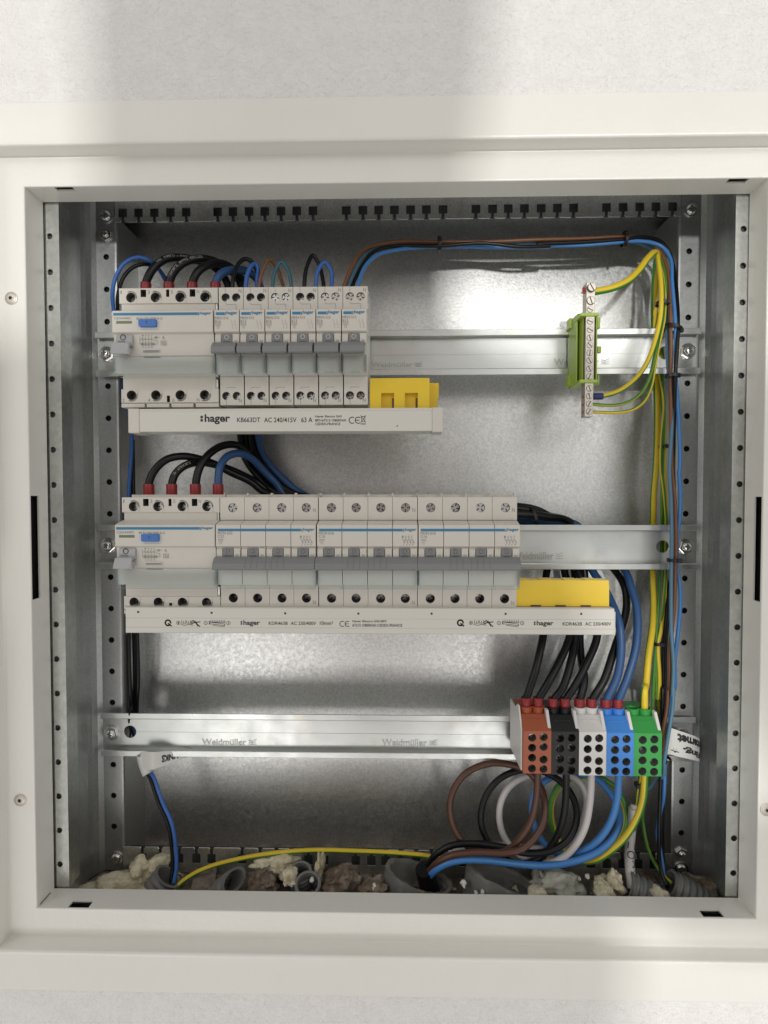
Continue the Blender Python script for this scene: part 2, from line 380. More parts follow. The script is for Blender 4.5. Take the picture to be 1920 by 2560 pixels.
for i, (o0, o1) in enumerate(((0, 1),)):
    mb.add([(OX0, yb, OZ0), (OX1, yb, OZ0), (OX1, yb, OZ1), (OX0, yb, OZ1), (OX0 - 14, yb, OZ0 - 14), (OX1 + 14, yb, OZ0 - 14), (OX1 + 14, yb, OZ1 + 14), (OX0 - 14, yb, OZ1 + 14)],
           [(0, 4, 5, 1), (1, 5, 6, 2), (2, 6, 7, 3), (3, 7, 4, 0)])
slot_shades = [(-176, -157, -24.2, -16, OZ1 + 5, OZ1 + 6), (269, 289, -24.2, -15, OZ1 + 5, OZ1 + 6), (-175, -153, -24.2, -13, OZ0 - 6, OZ0 - 5), (259, 281, -24.2, -13, OZ0 - 6, OZ0 - 5), (OX0 - 6, OX0 - 5, -24.2, -9, -66, 16), (OX1 + 5, OX1 + 6, -24.2, -9, -66, 16)]
frame = mb.build('front_frame', K['paint'], cab, smooth=60)
# open mitre cracks and the lug hole at the lower left corner
mb = MB()
mb.prism([(0, 0), (11.2, 0), (11.0, .45), (.2, .35)], lambda u, v: (OX0 - 1.0 + u * .05 - .0, -23.0 + u * 1.2, OZ0 + .15 + v - .1), lambda u, v: (OX0 - 1.0 + u * .05, -23.0 + u * 1.2, OZ0 + .2 + v))
for q in slot_shades:
    ml = MB(); ml.box(*q)
    if q[1] - q[0] > 2: ml.box(q[0], q[1], -22.6, -22.2, min(q[4], OZ1 + 1.5) if q[4] > 0 else q[4], q[5] if q[4] > 0 else OZ0 - 1.5)
    ml.build('slot_shade', K['dark'], frame, smooth=0)  # black plate added so the slot looks unlit
def frame_screw(px, py):
    mbs = MB(); p = at(px, py, -25)
    mbs.lathe((p.x, -25.05, p.z), (0, -1, 0), [(4.3, 0), (4.25, .35), (3.9, .55)], 28, 0)
    mbs.lathe((p.x, -25.62, p.z), (0, -1, 0), [(3.5, 0), (3.4, .25), (2.6, .5), (1.9, .5)], 24, 0)
    star = []
    for k in range(24):
        r = 1.15 + .35 * math.cos(6 * 2 * math.pi * k / 24); star.append((p.x + r * math.cos(2 * math.pi * k / 24), p.z + r * math.sin(2 * math.pi * k / 24)))
    mbs.prism_y(star, -26.2, -25.7, 1)
    mbs.build('frame_screw', [K['bar'], K['dark']], frame)
frame_screw(28.5, 746); frame_screw(51, 2000); frame_screw(1916.5, 2024)
mb = MB(); mb.lathe((at(34, 2361, -31).x, -31, OZ0 - 20.05), (0, 0, 1), [(2.6, -.2), (2.6, .25)], 20, 0); mb.build('lug_hole', K['dark'], frame)
mb = MB()
p0 = at(112, 2248, -15); mb.box(OX0 + .02, OX0 + .35, -21, -9, OZ0 + .02, OZ0 + .35); mb.build('mitre_crack', K['dark'], frame)

# inside sheet metal
YU, YBK = 51.5, 90.0
CEIL = 248.5; FLOOR = -296
mb = MB(); mb.box(-192, 301, YBK, YBK + 1.2, FLOOR - 4, CEIL + 4); mb.build('back_panel', K['zinc'], cab)
for x, nm in ((-190.3, 0), (299.6, 1)):
    mb = MB(); mb.box(x - 1.2 if not nm else x, x if not nm else x + 1.2, -2.5, 36, FLOOR, CEIL); mb.build('side_panel', K['zinc_shaded'], cab)
slits = [412, 452, 684, 724, 970, 1006, 1253, 1296]
xs = [-190.3] + [at(sx * 1.1573, 505, 40).x for sx in slits] + [299.6]
for i, (p, q) in enumerate(zip(xs, xs[1:])):
    mb = MB(); mb.box(p + (1.0 if i else 0), q - (1.0 if i < len(xs) - 2 else 0), -3.9, 50, CEIL, CEIL + 1.2); mb.build('top_panel', K['zinc'], cab)
mb = MB(); mb.box(-190.3, 299.6, 50, YBK, CEIL, CEIL + 1.2); mb.build('top_panel', K['zinc_shaded'], cab)
# combs
KD = 1920 / 1659
top_c = [265, 299, 333, 368, 402, 470, 503, 538, 572, 607, 641, 676, 748, 784, 818, 852, 887, 921, 957, 1028, 1064, 1098, 1133, 1169, 1204, 1239, 1310, 1346, 1382, 1417, 1453]
def comb(cs, zt, zw1, zw0, ze, yc, up):
    mb = MB(); X = [at(c * KD, 540, yc).x for c in cs]; x0, x1 = -167.0, 275.8
    mb.box(x0, x1, yc, yc + 1.2, min(zt, zw1), max(zt, zw1))
    hw, hn, ov = 3.45, 1.25, 0.0
    e = [x0] + [v for c in X for v in (c - hw, c + hw)] + [x1]
    f = [x0] + [v for c in X for v in (c - hn, c + hn)] + [x1]
    for k in range(0, len(e), 2):
        if e[k + 1] > e[k]: mb.box(e[k], e[k + 1], yc, yc + 1.2, min(zw1, zw0), max(zw1, zw0))
        a, b = f[k], f[k + 1]; c = .9 if k else 0; d = .9 if k < len(e) - 2 else 0
        if b - a > 1.5:
            s = 1 if ze > zw0 else -1
            mb.prism_y([(a, zw0), (b, zw0), (b, ze - s * 1.2), (b - d, ze), (a + c, ze), (a, ze - s * 1.2)], yc + .002, yc + 1.198)
    o = mb.build('slotted_strip', K['zinc'], cab)
    mb = MB(); mb.box(x0, x1, yc + 9, yc + 9.6, min(zt, zw0) - (1 if up else 0), max(zt, zw0) + (1 if up else 0)); mb.build('shade_backing', K['recess'], o)  # added dark plate, makes the comb windows look shaded
comb(top_c, CEIL, 241.0 - 3.4, 230.6, 226.8, 49.5, False)
bot_c = [262 + 28, 330, 372, 410, 444, 512, 552, 588, 622, 660, 695, 765, 800, 832, 866, 900, 935, 1005, 1040, 1075, 1110, 1145, 1180, 1215, 1290, 1325, 1360, 1395, 1430]
comb(bot_c, FLOOR, -288.6, -280.5, -275.6, 49.5, True)
# uprights with punched holes
def upright(left):
    s = 1 if left else -1; xo = -190.3 if left else 299.6; xh = -175.2 if left else 283.7
    xi = -168.3 if left else 277.0; zs = [200.5 - 25.57 * k for k in range(-1, 20)]
    mb = MB(); A = xo + s * 7.2
    pr = [(xo, 36), (xo + s * .4, 40), (xo + s * 1.8, 44.5), (xo + s * 4.2, 48.6), (A, YU)]
    top, bot = CEIL - 1.5, FLOOR
    for (xa, ya), (xb, yb2) in zip(pr, pr[1:]): mb.add([(xa, ya, bot), (xb, yb2, bot), (xb, yb2, top), (xa, ya, top)], [(0, 1, 2, 3)])
    cuts = [top] + [(p + q) / 2 for p, q in zip(zs[1:], zs[2:])]; zz = zs[1:20]
    edges = [top] + [(p + q) / 2 for p, q in zip(zz, zz[1:])] + [bot]
    for z, t, bo in zip(zz, edges, edges[1:]):
        u0, u1 = (A, xi) if left else (xi, A)
        mb.hole_cell(lambda u, v, d: (u, YU + d, v), u0, u1, bo, t, ('c', xh, z, 2.35, 1.0), 0, 0)
    pr = [(xi, YU), (xi + s * 1.2, YU + .5), (xi + s * 1.9, YU + 1.8), (xi + s * 1.9, YBK)]
    t2 = 232 if left else 234
    for (xa, ya), (xb, yb2) in zip(pr, pr[1:]): mb.add([(xa, ya, bot), (xb, yb2, bot), (xb, yb2, t2), (xa, ya, t2)], [(0, 1, 2, 3)])
    o = mb.build('mounting_upright', K['zinc_shaded'], cab, smooth=50)
    # black sheet standing in for the unlit hollow behind the holes
    mb = MB(); u0, u1 = (xo, xi + 1) if left else (xi - 1, xo); mb.box(u0 + .5, u1 - .5, YU + 3.5, YU + 4.5, bot, top); mb.build('hollow_shade', K['dark'], o)
    # raised earth mark
    mb = MB(); c = at(190 * KD, 507 * KD, YU) if left else at(1512 * KD, 1848 * KD, YU)
    R = 6.4; ring = [(c.x + R * math.cos(t * math.pi / 16), c.z + R * math.sin(t * math.pi / 16)) for t in range(33)]
    mb.line(ring, .8, YU, 0, .25); mb.line([(c.x - 3.2, c.z + 3.6), (c.x + 3.2, c.z + 3.6)], .7, YU, 0, .25); mb.line([(c.x - 4.6, c.z + 1.2), (c.x + 4.6, c.z + 1.2)], .7, YU, 0, .25)
    mb.line([(c.x - 2.4, c.z - .6), (c.x + 2.4, c.z - .6)], .7, YU, 0, .25); mb.line([(c.x, c.z - .6), (c.x, c.z - 5)], .7, YU, 0, .25)
    mb.build('earth_mark', K['zinc_shaded'], o)
    return o
upl, upr = upright(True), upright(False)
for o, me, px, py in ((upl, PAN, 228, 466), (upl, NUT, 229, 507), (upr, PAN, 1494, 452), (upr, NUT, 1473, 1845), (upr, PAN, 1472, 1878), (upl, PAN, 250, 1855)):
    p = at(px * KD, py * KD, YU - 1); inst('sheet_screw' if me is PAN else 'earth_nut', me, o, (p.x, YU - .05, p.z), random.uniform(0, 3))
# perforated edge strips
def strip(left):
    s = 1 if left else -1; xa, xb = (-194.2, -181.8) if left else (302.6, 288.6); ys = -3.0
    xh = at(135.5, 1300, ys).x if left else at(1846, 1400, ys).x
    z0, z1 = at(150, 2219, ys).z, at(150, 502, ys).z; zs = [at(133, 590.6, ys).z - 25 * k for k in range(20)]; zs = [z for z in zs if z > z0 + 6]
    mb = MB(); edges = [z1] + [(p + q) / 2 for p, q in zip(zs, zs[1:])] + [z0]
    xm = xa + s * 3.2
    for z, t, bo in zip(zs, edges, edges[1:]):
        u0, u1 = sorted((xm, xb)); mb.hole_cell(lambda u, v, d: (u, ys + d, v), u0, u1, bo, t, ('c', xh, z, 2.15, 1.0), 0, 0)
    mb.add([(xa, ys + .8, z0), (xm - s * .3, ys + .3, z0), (xm, ys, z0), (xa, ys + .8, z1), (xm - s * .3, ys + .3, z1), (xm, ys, z1)], [(0, 1, 4, 3), (1, 2, 5, 4)])
    mb.add([(xb, ys, z0), (xb, ys, z1), (xb - s * .6, 12, z1), (xb - s * .6, 12, z0)], [(0, 1, 2, 3)])
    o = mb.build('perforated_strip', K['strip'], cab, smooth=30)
    mb = MB(); u0, u1 = sorted((xa, xb - s * .7)); mb.box(u0, u1, ys + 3.2, ys + 3.8, z0 + 1, z1 - 1); mb.build('shade_backing', K['gap'], o)  # dark sheet put in for the shade behind the holes
strip(True); strip(False)

# ------------------------------------------------------------------ mounting rails
def rail(name_px, zc, label, holes, marks, scr):
    x0, x1 = -181.4, at(*name_px, 44).x
    t = thing('din_rail', label, 'mounting rail', ((x0 + x1) / 2, 44, zc), 'zinc mounting rails across the cabinet')
    yf, yb = 44.0, 51.3; mb = MB(); th = 1.1
    # web with round holes, flanges as one bent sheet
    for s in (1, -1):
        def P(pts): mb.prism_x([(y, zc + s * z) for y, z in pts], x0, x1)
        P([(yf, 17.5), (yf, 12.9), (yf + .5, 12.5), (yf + 1.1, 12.7), (yf + 1.1, 17.5)])
        P([(yf + 1.12, 13.6), (yb - .02, 13.6), (yb - .02, 14.6), (yf + 1.12, 14.6)])
    xw0, xw1 = x0 + 4.5, x1 - 3
    mb.hole_face(lambda u, v, d: (u, yb - 1.2 + d, v), xw0, xw1, zc - 13.6, zc + 13.6, [('c', h, zc, 4.9, 1.2) for h in holes], 0, 0, 24) if holes else mb.box(xw0, xw1, yb - 1.2, yb, zc - 13.2, zc + 13.2)
    mb.box(xw0 + 9, xw1 - 9 if not holes else holes[-1] - 6, yb - 1.26, yb - 1.1, zc - .15, zc + .15) if False else None
    o = mb.build('rail_body', K['rail'], t, smooth=30, bevel=.28)
    g = MB(); lim = sorted([xw0] + holes + [xw1])
    for p, q in zip(lim, lim[1:]): g.box(p + 6, q - 6, yb - 1.32, yb - 1.15, zc - .8, zc - .35); 
    for p, q in zip(lim, lim[1:]): g.box(p + 6, q - 6, yb - 1.5, yb - 1.15, zc - .35, zc + .1)
    g.build('pressed_line', K['rail'], o, smooth=0)
    for (px0, px1, py0, py1) in marks:
        m = MB(); a, b = at(px0, py1, 50), at(px1, py0, 50); wd = b.x - a.x
        m.text('Weidmüller', a.x, a.x + wd * .82, a.z, b.z, yb - 1.2, 0, th=.30, bold=.015)
        for k in range(3): m.line([(a.x + wd * .87, b.z - (.2 + k * .3) * (b.z - a.z)), (a.x + wd * .93, b.z - (.35 + k * .25) * (b.z - a.z)), (a.x + wd * 1.0, b.z - (.05 + k * .38) * (b.z - a.z))], .5, yb - 1.2, 0, .3)
        m.build('stamped_maker_mark', mat('stamp_shade', (.50, .515, .50), .4, 1) if 'stamp' not in K else K['stamp'], o)
    for px, py in scr:
        p = at(px, py, 48); inst('rail_screw', HEX, t, (p.x, yb - 1.25, p.z), random.uniform(0, 3))
    return t
K['stamp'] = mat('stamp_shade', (.42, .435, .42), .45, 1)
rail((1753, 817.5), 121.7, 'upper zinc mounting rail carrying six single breakers and the earth bar', [at(1663, 877, 50).x], [(929, 1054, 905, 918), (1385, 1522, 896, 913)], [(1722, 877), (263, 884)])
rail((1744, 1312), -29.9, 'middle zinc mounting rail carrying three wide four-pole breakers', [at(1657, 1367, 50).x], [(1283, 1406, 1380, 1399)], [(1716, 1367), (268, 1364)])
rail((1739.6, 1795), -180.9, 'lowest zinc mounting rail, mostly bare, with coloured terminal blocks at one end', [at(325, 1832, 50).x], [(505, 640, 1848, 1862), (955, 1092, 1849, 1864)], [(277, 1834), (1707, 1843)])

# ------------------------------------------------------------------ modular devices
# local frame of a device: x from its left edge, y = 0 at its terminal shoulders, z = 0 at the middle of its nose
def body_core(mb, x0, x1, O):
    X, Y, Z = O
    mb.prism_x([(Y + y, Z + z) for y, z in [(16.0, 40.3), (16.0, 42.5), (43.6, 42.5), (43.6, -43), (16.0, -43), (16.0, -41.5), (16.0, -22), (16.0, 24)]], X + x0, X + x1)
NOSE = [(16.1, 24.6), (-.3, 24.0), (-9.6, 21.9), (-11.0, 21.2), (-11.3, 6.6), (-10.6, 6.0), (-9.2, 5.6), (-8.6, 1.0), (-8.4, -9.0), (-7.6, -9.6), (-7.2, -21.0), (-.2, -22.0), (16.1, -22.4)]
def nose(mb, x0, x1, O, prof=NOSE):
    mb.prism_x([(O[1] + y, O[2] + z) for y, z in prof], O[0] + x0, O[0] + x1)
def circle_print(mb, cx, cz, r, wd, y, m): mb.line([(cx + r * math.cos(k * math.pi / 9), cz + r * 1.05 * math.sin(k * math.pi / 9)) for k in range(19)], wd, y, m)
def clear_cover(parent, O, x0, x1, name='clear_cover'):
    mb = MB(); X, Y, Z = O; a, b = X + x0 + .25, X + x1 - .25
    def q(*p): mb.add(p, [(0, 1, 2, 3)])
    q((a, Y - 11.2, Z - 22.6), (b, Y - 11.2, Z - 22.6), (b, Y - 11.2, Z - 9.8), (a, Y - 11.2, Z - 9.8))
    q((a, Y - 11.25, Z - 23.4), (b, Y - 11.25, Z - 23.4), (b, Y - 11.25, Z - 22.2), (a, Y - 11.25, Z - 22.2)); q((a, Y - 11.25, Z - 23.4), (b, Y - 11.25, Z - 23.4), (b, Y - 7.3, Z - 23.4), (a, Y - 7.3, Z - 23.4))
    for e in (a, a + .8, b - .8, b): q((e, Y - 11.2, Z - 22.6), (e, Y - 7.3, Z - 22.6), (e, Y - 7.3, Z - 9.8), (e, Y - 11.2, Z - 9.8))
    return mb.build(name, K['clear'], parent, smooth=0)
def brand(mb, x0, x1, z, y, h, m):
    mb.text('hager', x0 + (x1 - x0) * .14, x1, z - h * .36, z + h * .64, y, m, bold=.022)
    q = (x1 - x0) * .045; cx = x0 + q
    for dz in (-.18, .22): mb.box(cx - q, cx + q, y - .07, y, z + h * (dz) - q, z + h * dz + q, m)
def put_screws(parent, me, O, pts):
    for x, z, dp in pts:
        inst('terminal_screw', me, parent, (O[0] + x, O[1] + dp, O[2] + z), random.uniform(0, 1.5))

def rcd(O, name_label):
    t = thing('residual_current_breaker', name_label, 'residual current breaker', O, 'wide residual current breakers at the left end of each row')
    X, Y, Z = O; W = 70.3; mb = MB(); body_core(mb, 0, W, O)
    H = lambda x, z, r=3.45, d=13.5: ('c', X + x, Z + z, r, d)
    R = lambda x, z, wd, h: ('r', X + x, Z + z, wd, h, 7)
    mb.hole_block(X, X + W, Z + 29.8, Z + 40.5, Y, Y + 16.1, [H(8.3, 34.0), R(17.3, 36.9, 4.0, 5.2), H(25.9, 34.0), R(34.7, 36.9, 2.2, 5.2), H(43.5, 34.0), R(52.4, 36.9, 4.0, 5.2), H(61.3, 34.0)])
    mb.box(X + 1.2, X + W - 2.3, Y + .9, Y + 16.1, Z + 23.0, Z + 29.75)
    mb.box(X + 1.8, X + W - 2.2, Y + .5, Y + 16.1, Z - 30.6, Z - 21.9)
    mb.hole_block(X + .6, X + W, Z - 40.2, Z - 30.65, Y, Y + 16.1, [H(7.9, -34.9), H(25.4, -34.9), R(34.4, -37.6, 2.2, 4.6), H(42.9, -34.9), H(60.4, -34.9)])
    for a, b in ((.4, 17.0), (18.6, 34.6), (36.4, 52.0), (53.8, W)): mb.box(X + a, X + b, Y + .4, Y + 16.1, Z - 43.4, Z - 40.8)
    mb.box(X + .6, X + W, Y + 1.5, Y + 16.1, Z - 40.85, Z - 40.15)
    nose(mb, .1, W - .2, O)
    body = mb.build('housing', [K['shell'], K['well']], t, smooth=30)
    # raised collars to the right of each terminal
    mb = MB()
    for cx, cz, up in [(8.3, 34, 0), (25.9, 34, 0), (43.5, 34, 0), (61.3, 34, 0), (7.9, -34.9, 1), (25.4, -34.9, 1), (42.9, -34.9, 1), (60.4, -34.9, 1)]:
        a0, a1 = (-5, 120) if not up else (-120, 5); pts = [(X + cx + 4.1 * math.cos(math.radians(a0 + (a1 - a0) * k / 14)), Z + cz + 4.1 * math.sin(math.radians(a0 + (a1 - a0) * k / 14))) for k in range(15)]
        if not up: pts = [(X + cx + 4.1, Z + cz - 4.0)] + pts
        else: pts = pts + [(X + cx + 4.1, Z + cz + 4.0)]
        mb.line(pts, .55, Y, 0, .35)
    mb.build('terminal_rim', K['shell'], body, smooth=0)
    put_screws(body, SCREW_BIG, O, [(x + .5, z - .4, random.choice((6.0, 7.0))) for x, z in [(8.3, 34), (25.9, 34), (43.5, 34), (61.3, 34)]])
    put_screws(body, SCREW_BIG, O, [(x, z, random.choice((9, 10.5))) for x, z in [(7.9, -34.9), (25.4, -34.9), (42.9, -34.9), (60.4, -34.9)]])
    f = Y - 11.2
    mb = MB(); mb.box(X + 1, X + 59.6, f - .12, f + .3, Z + 18.1, Z + 19.8); mb.build('brand_stripe', K['stripe'], t, smooth=0)
    mb = MB(); brand(mb, X + 59.9, X + 69.2, Z + 18.7, f - .02, 2.5, 0); mb.build('brand_print', K['stripe'], t, smooth=0)
    mb = MB()
    mb.text('CJG440D', X + 1.4, X + 13.4, Z + 15.0, Z + 16.9, f - .05, 0); mb.text('40 A / I∆n 0.03 A G', X + 16.8, X + 35.2, Z + 15.0, Z + 16.8, f - .05, 0)
    mb.box(X + 20.0, X + 32.2, f - .1, f, Z + 8.1, Z + 8.5, 1)
    y2 = Y - 9.1; d = lambda *p: mb.line([(X + a, Z + b) for a, b in p], .22, y2 - .06, 0)
    for k in range(4): d((20.4 + k * 2.1, 4.4), (20.4 + k * 2.1, 3.2), (19.6 + k * 2.1, 2.2)); d((20.4 + k * 2.1, 2.4), (20.4 + k * 2.1, -2.6)); mb.text(str(2 * k + 1), X + 20.0 + k * 2.1, X + 20.9 + k * 2.1, Z + 4.4, Z + 5.4, y2, 0); mb.text(str(2 * k + 2), X + 20.0 + k * 2.1, X + 20.9 + k * 2.1, Z - 3.8, Z - 2.8, y2, 0)
    d((18.8, 2.2), (28.5, 2.2)); d((19.2, -1.2), (30.6, -1.2), (30.6, 1.2), (28.2, 1.2)); d((19.2, -.4), (28.4, -.4), (28.4, -1.8), (19.2, -1.8), (19.2, -.4)); d((18.4, 4.2), (18.4, -1.2)); d((28.2, 3.4), (32.2, 3.4)); circle_print(mb, X + 29.8, Z + 3.4, .7, .2, y2, 0)
    mb.box(X + 19.4, X + 20.3, y2 - .1, y2, Z - 1.5, Z - .7, 0); mb.box(X + 27.4, X + 28.3, y2 - .1, y2, Z - 1.5, Z - .7, 0)
    mb.text('A', X + 34.0, X + 35.6, Z + 2.2, Z + 4.4, y2, 0); d((33.2, .8), (36.8, .8), (36.8, -1.9), (33.2, -1.9), (33.2, .8)); d((33.6, -.2), (34.5, .3), (35.3, -.7), (36.4, -.2)); d((33.6, -1.2), (34.5, -.8), (35.3, -1.5), (36.4, -1.1))
    for s, x, z in (('1', 1.0, 36.6), ('3', 18.9 + 1.4, 36.6), ('5', 36.9, 36.6), ('N', 55.4, 36.6), ('2', 1.3, -39.6), ('4', 19.6, -39.6), ('6', 37.2, -39.6), ('N', 54.8, -39.6)):
        mb.text(s, X + x, X + x + (1.7 if s != '1' else .8), Z + z, Z + z + 2.4, Y - .02, 0)
    mb.build('lettering', [K['print'], K['pale']], t, smooth=0)
    mb = MB(); mb.box(X + 2.9, X + 13.9, f - .1, f + .5, Z + 12.4, Z + 14.3); mb.build('indicator_window', K['window'], t, bevel=.15)
    mb = MB(); mb.prism_y([(X + 19.2, Z + 10.6), (X + 20.0, Z + 9.8), (X + 31.5, Z + 9.8), (X + 31.5, Z + 14.9), (X + 19.2, Z + 14.9)], f - 2.2, f + 1); b = mb.build('test_button', K['button'], t, bevel=.35)
    mb = MB(); mb.text('T', X + 24.2, X + 25.7, Z + 11.3, Z + 13.4, f - 2.21, 0); mb.build('button_mark', K['ink'], b, smooth=0)
    # toggle: light grey quarter drum with a handle folded down
    mb = MB(); c = []
    mb.prism_x([(Y - 8.6, Z + 5.2), (Y - 10.2, Z + 4.9), (Y - 11.2, Z + 3.2), (Y - 11.6, Z + .2), (Y - 11.5, Z - 1.6), (Y - 8.4, Z - 4)], X + 2.5, X + 14.0)
    mb.prism_y([(X + 1.6, Z - 1.4), (X + 13.4, Z - 1.4), (X + 13.0, Z - 6.2), (X + 11.4, Z - 9.2), (X + .2, Z - 9.0), (X + .2, Z - 7.2)], Y - 15.2, Y - 13.6)
    mb.prism_x([(Y - 11.0, Z - .6), (Y - 14.4, Z - 1.3), (Y - 14.4, Z - 3.2), (Y - 11.0, Z - 3.4)], X + 2.6, X + 13.2)
    mb.prism_x([(Y - 14.6, Z - 4.2), (Y - 15.0, Z - 9.1), (Y - 11.5, Z - 9.1), (Y - 8.4, Z - 5.0)], X + 11.4, X + 13.2)
    tg = mb.build('toggle', K['lever_light'], t, bevel=.3)
    mb = MB(); circle_print(mb, X + 7.6, Z + 3.0, 1.7, .45, Y - 11.45, 0); mb.build('off_mark', K['ink'], tg, smooth=0)
    mb = MB(); mb.box(X + 4.2, X + 9.0, Y - 11.85, Y - 11.2, Z - .9, Z + .6); mb.build('toggle_slot', K['lever'], tg, smooth=0)
    mb = MB(); mb.box(X + 20.6, X + 32.1, Y - 9.6, Y - 8, Z - 6.6, Z - 4.9, 0); mb.box(X + 20.9, X + 31.8, Y - 9.75, Y - 9.5, Z - 6.5, Z - 5.5, 1); mb.build('label_slot', [K['shell'], K['lever']], t, smooth=0)
    mb = MB(); mb.box(X + 20.6, X + 32.1, Y - 8.2, Y - 7.9, Z - 10.2, Z - 9.8); mb.build('lower_slot', K['lever'], t, smooth=0)
    # metal clip on the right flank
    for z in (27.5, -28.0):
        mb = MB(); mb.box(X + W - 2.1, X + W - .6, Y + 1.4, Y + 2.4, Z + z - 4.2, Z + z + 4.2, 0); mb.lathe((X + W - 1.3, Y + 1.4, Z + z - 2), (0, -1, 0), [(.6, 0), (.5, .3)], 10, 0); mb.build('side_clip', K['chrome'], t, bevel=.2)
    clear_cover(t, O, 0, W)
    return t

def pole(mb, X0, W, O, kind, one):
    """terminal blocks of one module, with screw holes; returns the screw places"""
    X, Y, Z = O; g = .12
    if kind == 'single':
        up = [(4.95, 33.5), (12.45, 33.5)]; lo = [(4.85, -35.7), (12.35, -35.7)]; r = 2.95
    else:
        up = [(9.2, 33.1)]; lo = [(9.0, -31.6)]; r = 3.3
    H = lambda p: ('c', X + X0 + p[0], Z + p[1], r, 13.5)
    mb.hole_block(X + X0 + g, X + X0 + W - g, Z + 24.4, Z + 40.5, Y, Y + 16.1, [H(p) for p in up])
    mb.hole_block(X + X0 + g + (.5 if kind == 'single' else 0), X + X0 + W - g, Z - 42.2, Z - 22.2, Y, Y + 16.1, [H(p) for p in lo])
    return [(X0 + a, b) for a, b in up], [(X0 + a, b) for a, b in lo]
LEVER = [(-8.0, -.4), (-11.8, -.9), (-13.6, -1.4), (-17.6, -5.2), (-17.9, -8.6), (-16.8, -9.6), (-12.0, -9.0), (-8.0, -7.0)]
def toggle_window(t, O, x0, body):
    X, Y, Z = O
    mb = MB(); mb.box(X + x0 + 4.7, X + x0 + 12.0, Y - 10.2, Y - 8.4, Z - 1.6, Z + 5.1, 0); mb.box(X + x0 + 6.0, X + x0 + 10.7, Y - 10.5, Y - 10.1, Z - 1.4, Z + .1, 1)
    q = mb.build('toggle_drum', [K['lever'], K['well']], t, bevel=.2)
    mb = MB(); circle_print(mb, X + x0 + 8.3, Z + 3.0, 1.35, .42, Y - 10.25, 0); mb.build('off_mark', K['white_print'], q, smooth=0)
def side_bits(mb, X, Y, Z, x0):
    mb.box(X + x0 + 12.5, X + x0 + 16.9, Y - 10.3, Y - 8.4, Z - 1.6, Z + 5.0); mb.box(X + x0 + .3, X + x0 + 4.3, Y - 10.0, Y - 8.4, Z - 1.6, Z + 4.6)
def single(O):
    t = thing('circuit_breaker', '', 'circuit breaker', O, 'narrow single circuit breakers in the upper row')
    X, Y, Z = O; W = 17.5; mb = MB(); body_core(mb, .1, W - .1, O); up, lo = pole(mb, 0, W, O, 'single', True)
    nose(mb, .3, W - .3, O); side_bits(mb, X, Y, Z, 0)
    body = mb.build('housing', [K['shell'], K['well']], t, smooth=30)
    mb = MB(); mb.box(X + 13.6, X + 15.9, Y - 10.45, Y - 10.2, Z - 1.2, Z + .8, 0); mb.build('latch_slot', K['pale'], body, smooth=0)
    f = Y - 11.2
    mb = MB(); mb.box(X + 1.4, X + 7.1, f - .12, f + .3, Z + 17.9, Z + 19.7); mb.build('brand_stripe', K['stripe'], t, bevel=.0, smooth=0)
    mb = MB(); brand(mb, X + 7.4, X + 16.2, Z + 18.7, f - .02, 2.9, 0); mb.build('brand_print', K['stripe'], t, smooth=0)
    mb = MB(); d = lambda y, *p: mb.line([(X + a, Z + b) for a, b in p], .24, y - .04, 0)
    d(Y, (4.9, 29.6), (5.8, 28.5), (12.4, 28.5), (12.4, 24.6)); d(Y, (4.8, -30.8), (5.8, -29.8), (11.6, -29.8)); d(Y, (4.9, 40.4), (4.9, 37)); d(Y, (4.9, -39), (4.9, -42.0))
    mb.text('N', X + 14.3, X + 16.2, Z + 36.8, Z + 39.4, Y - .02, 0); mb.text('N', X + 14.0, X + 15.9, Z - 40.3, Z - 37.7, Y - .02, 0)
    mb.text('6000', X + 1.0, X + 4.6, Z + 10.9, Z + 12.2, f - .04, 1); d2 = lambda *p: mb.line([(X + a, Z + b) for a, b in p], .25, f - .06, 1)
    d2((1, 12.4), (4.6, 12.4), (4.6, 10.7), (1, 10.7), (1, 12.4)); d2((2.2, 10.2), (3.6, 10.2), (3.6, 8.7), (2.2, 8.7), (2.2, 10.2)); mb.text('3', X + 2.6, X + 3.2, Z + 8.9, Z + 10, f - .04, 1)
    for x in (12.0, 14.2): d2((x, 14.4), (x, 12.6), (x + .9, 11.0)); d2((x + .9, 11.6), (x + .9, 8.6), (x + 1.5, 8.6))
    mb.build('lettering', [K['print'], K['pale']], t, smooth=0)
    mb = MB(); mb.prism_x([(Y + y, Z + z) for y, z in LEVER], X - .5, X + W - 1.6); mb.build('toggle', K['lever'], t, bevel=.35)
    toggle_window(t, O, 0, body); clear_cover(t, O, .2, W - .2)
    mb = MB(); mb.box(X + 5.6, X + 12.6, Y - 11.5, Y - 11.3, Z - 22.5, Z - 21.0); mb.build('cover_catch', K['clear'], t, smooth=0)
    return t, up, lo
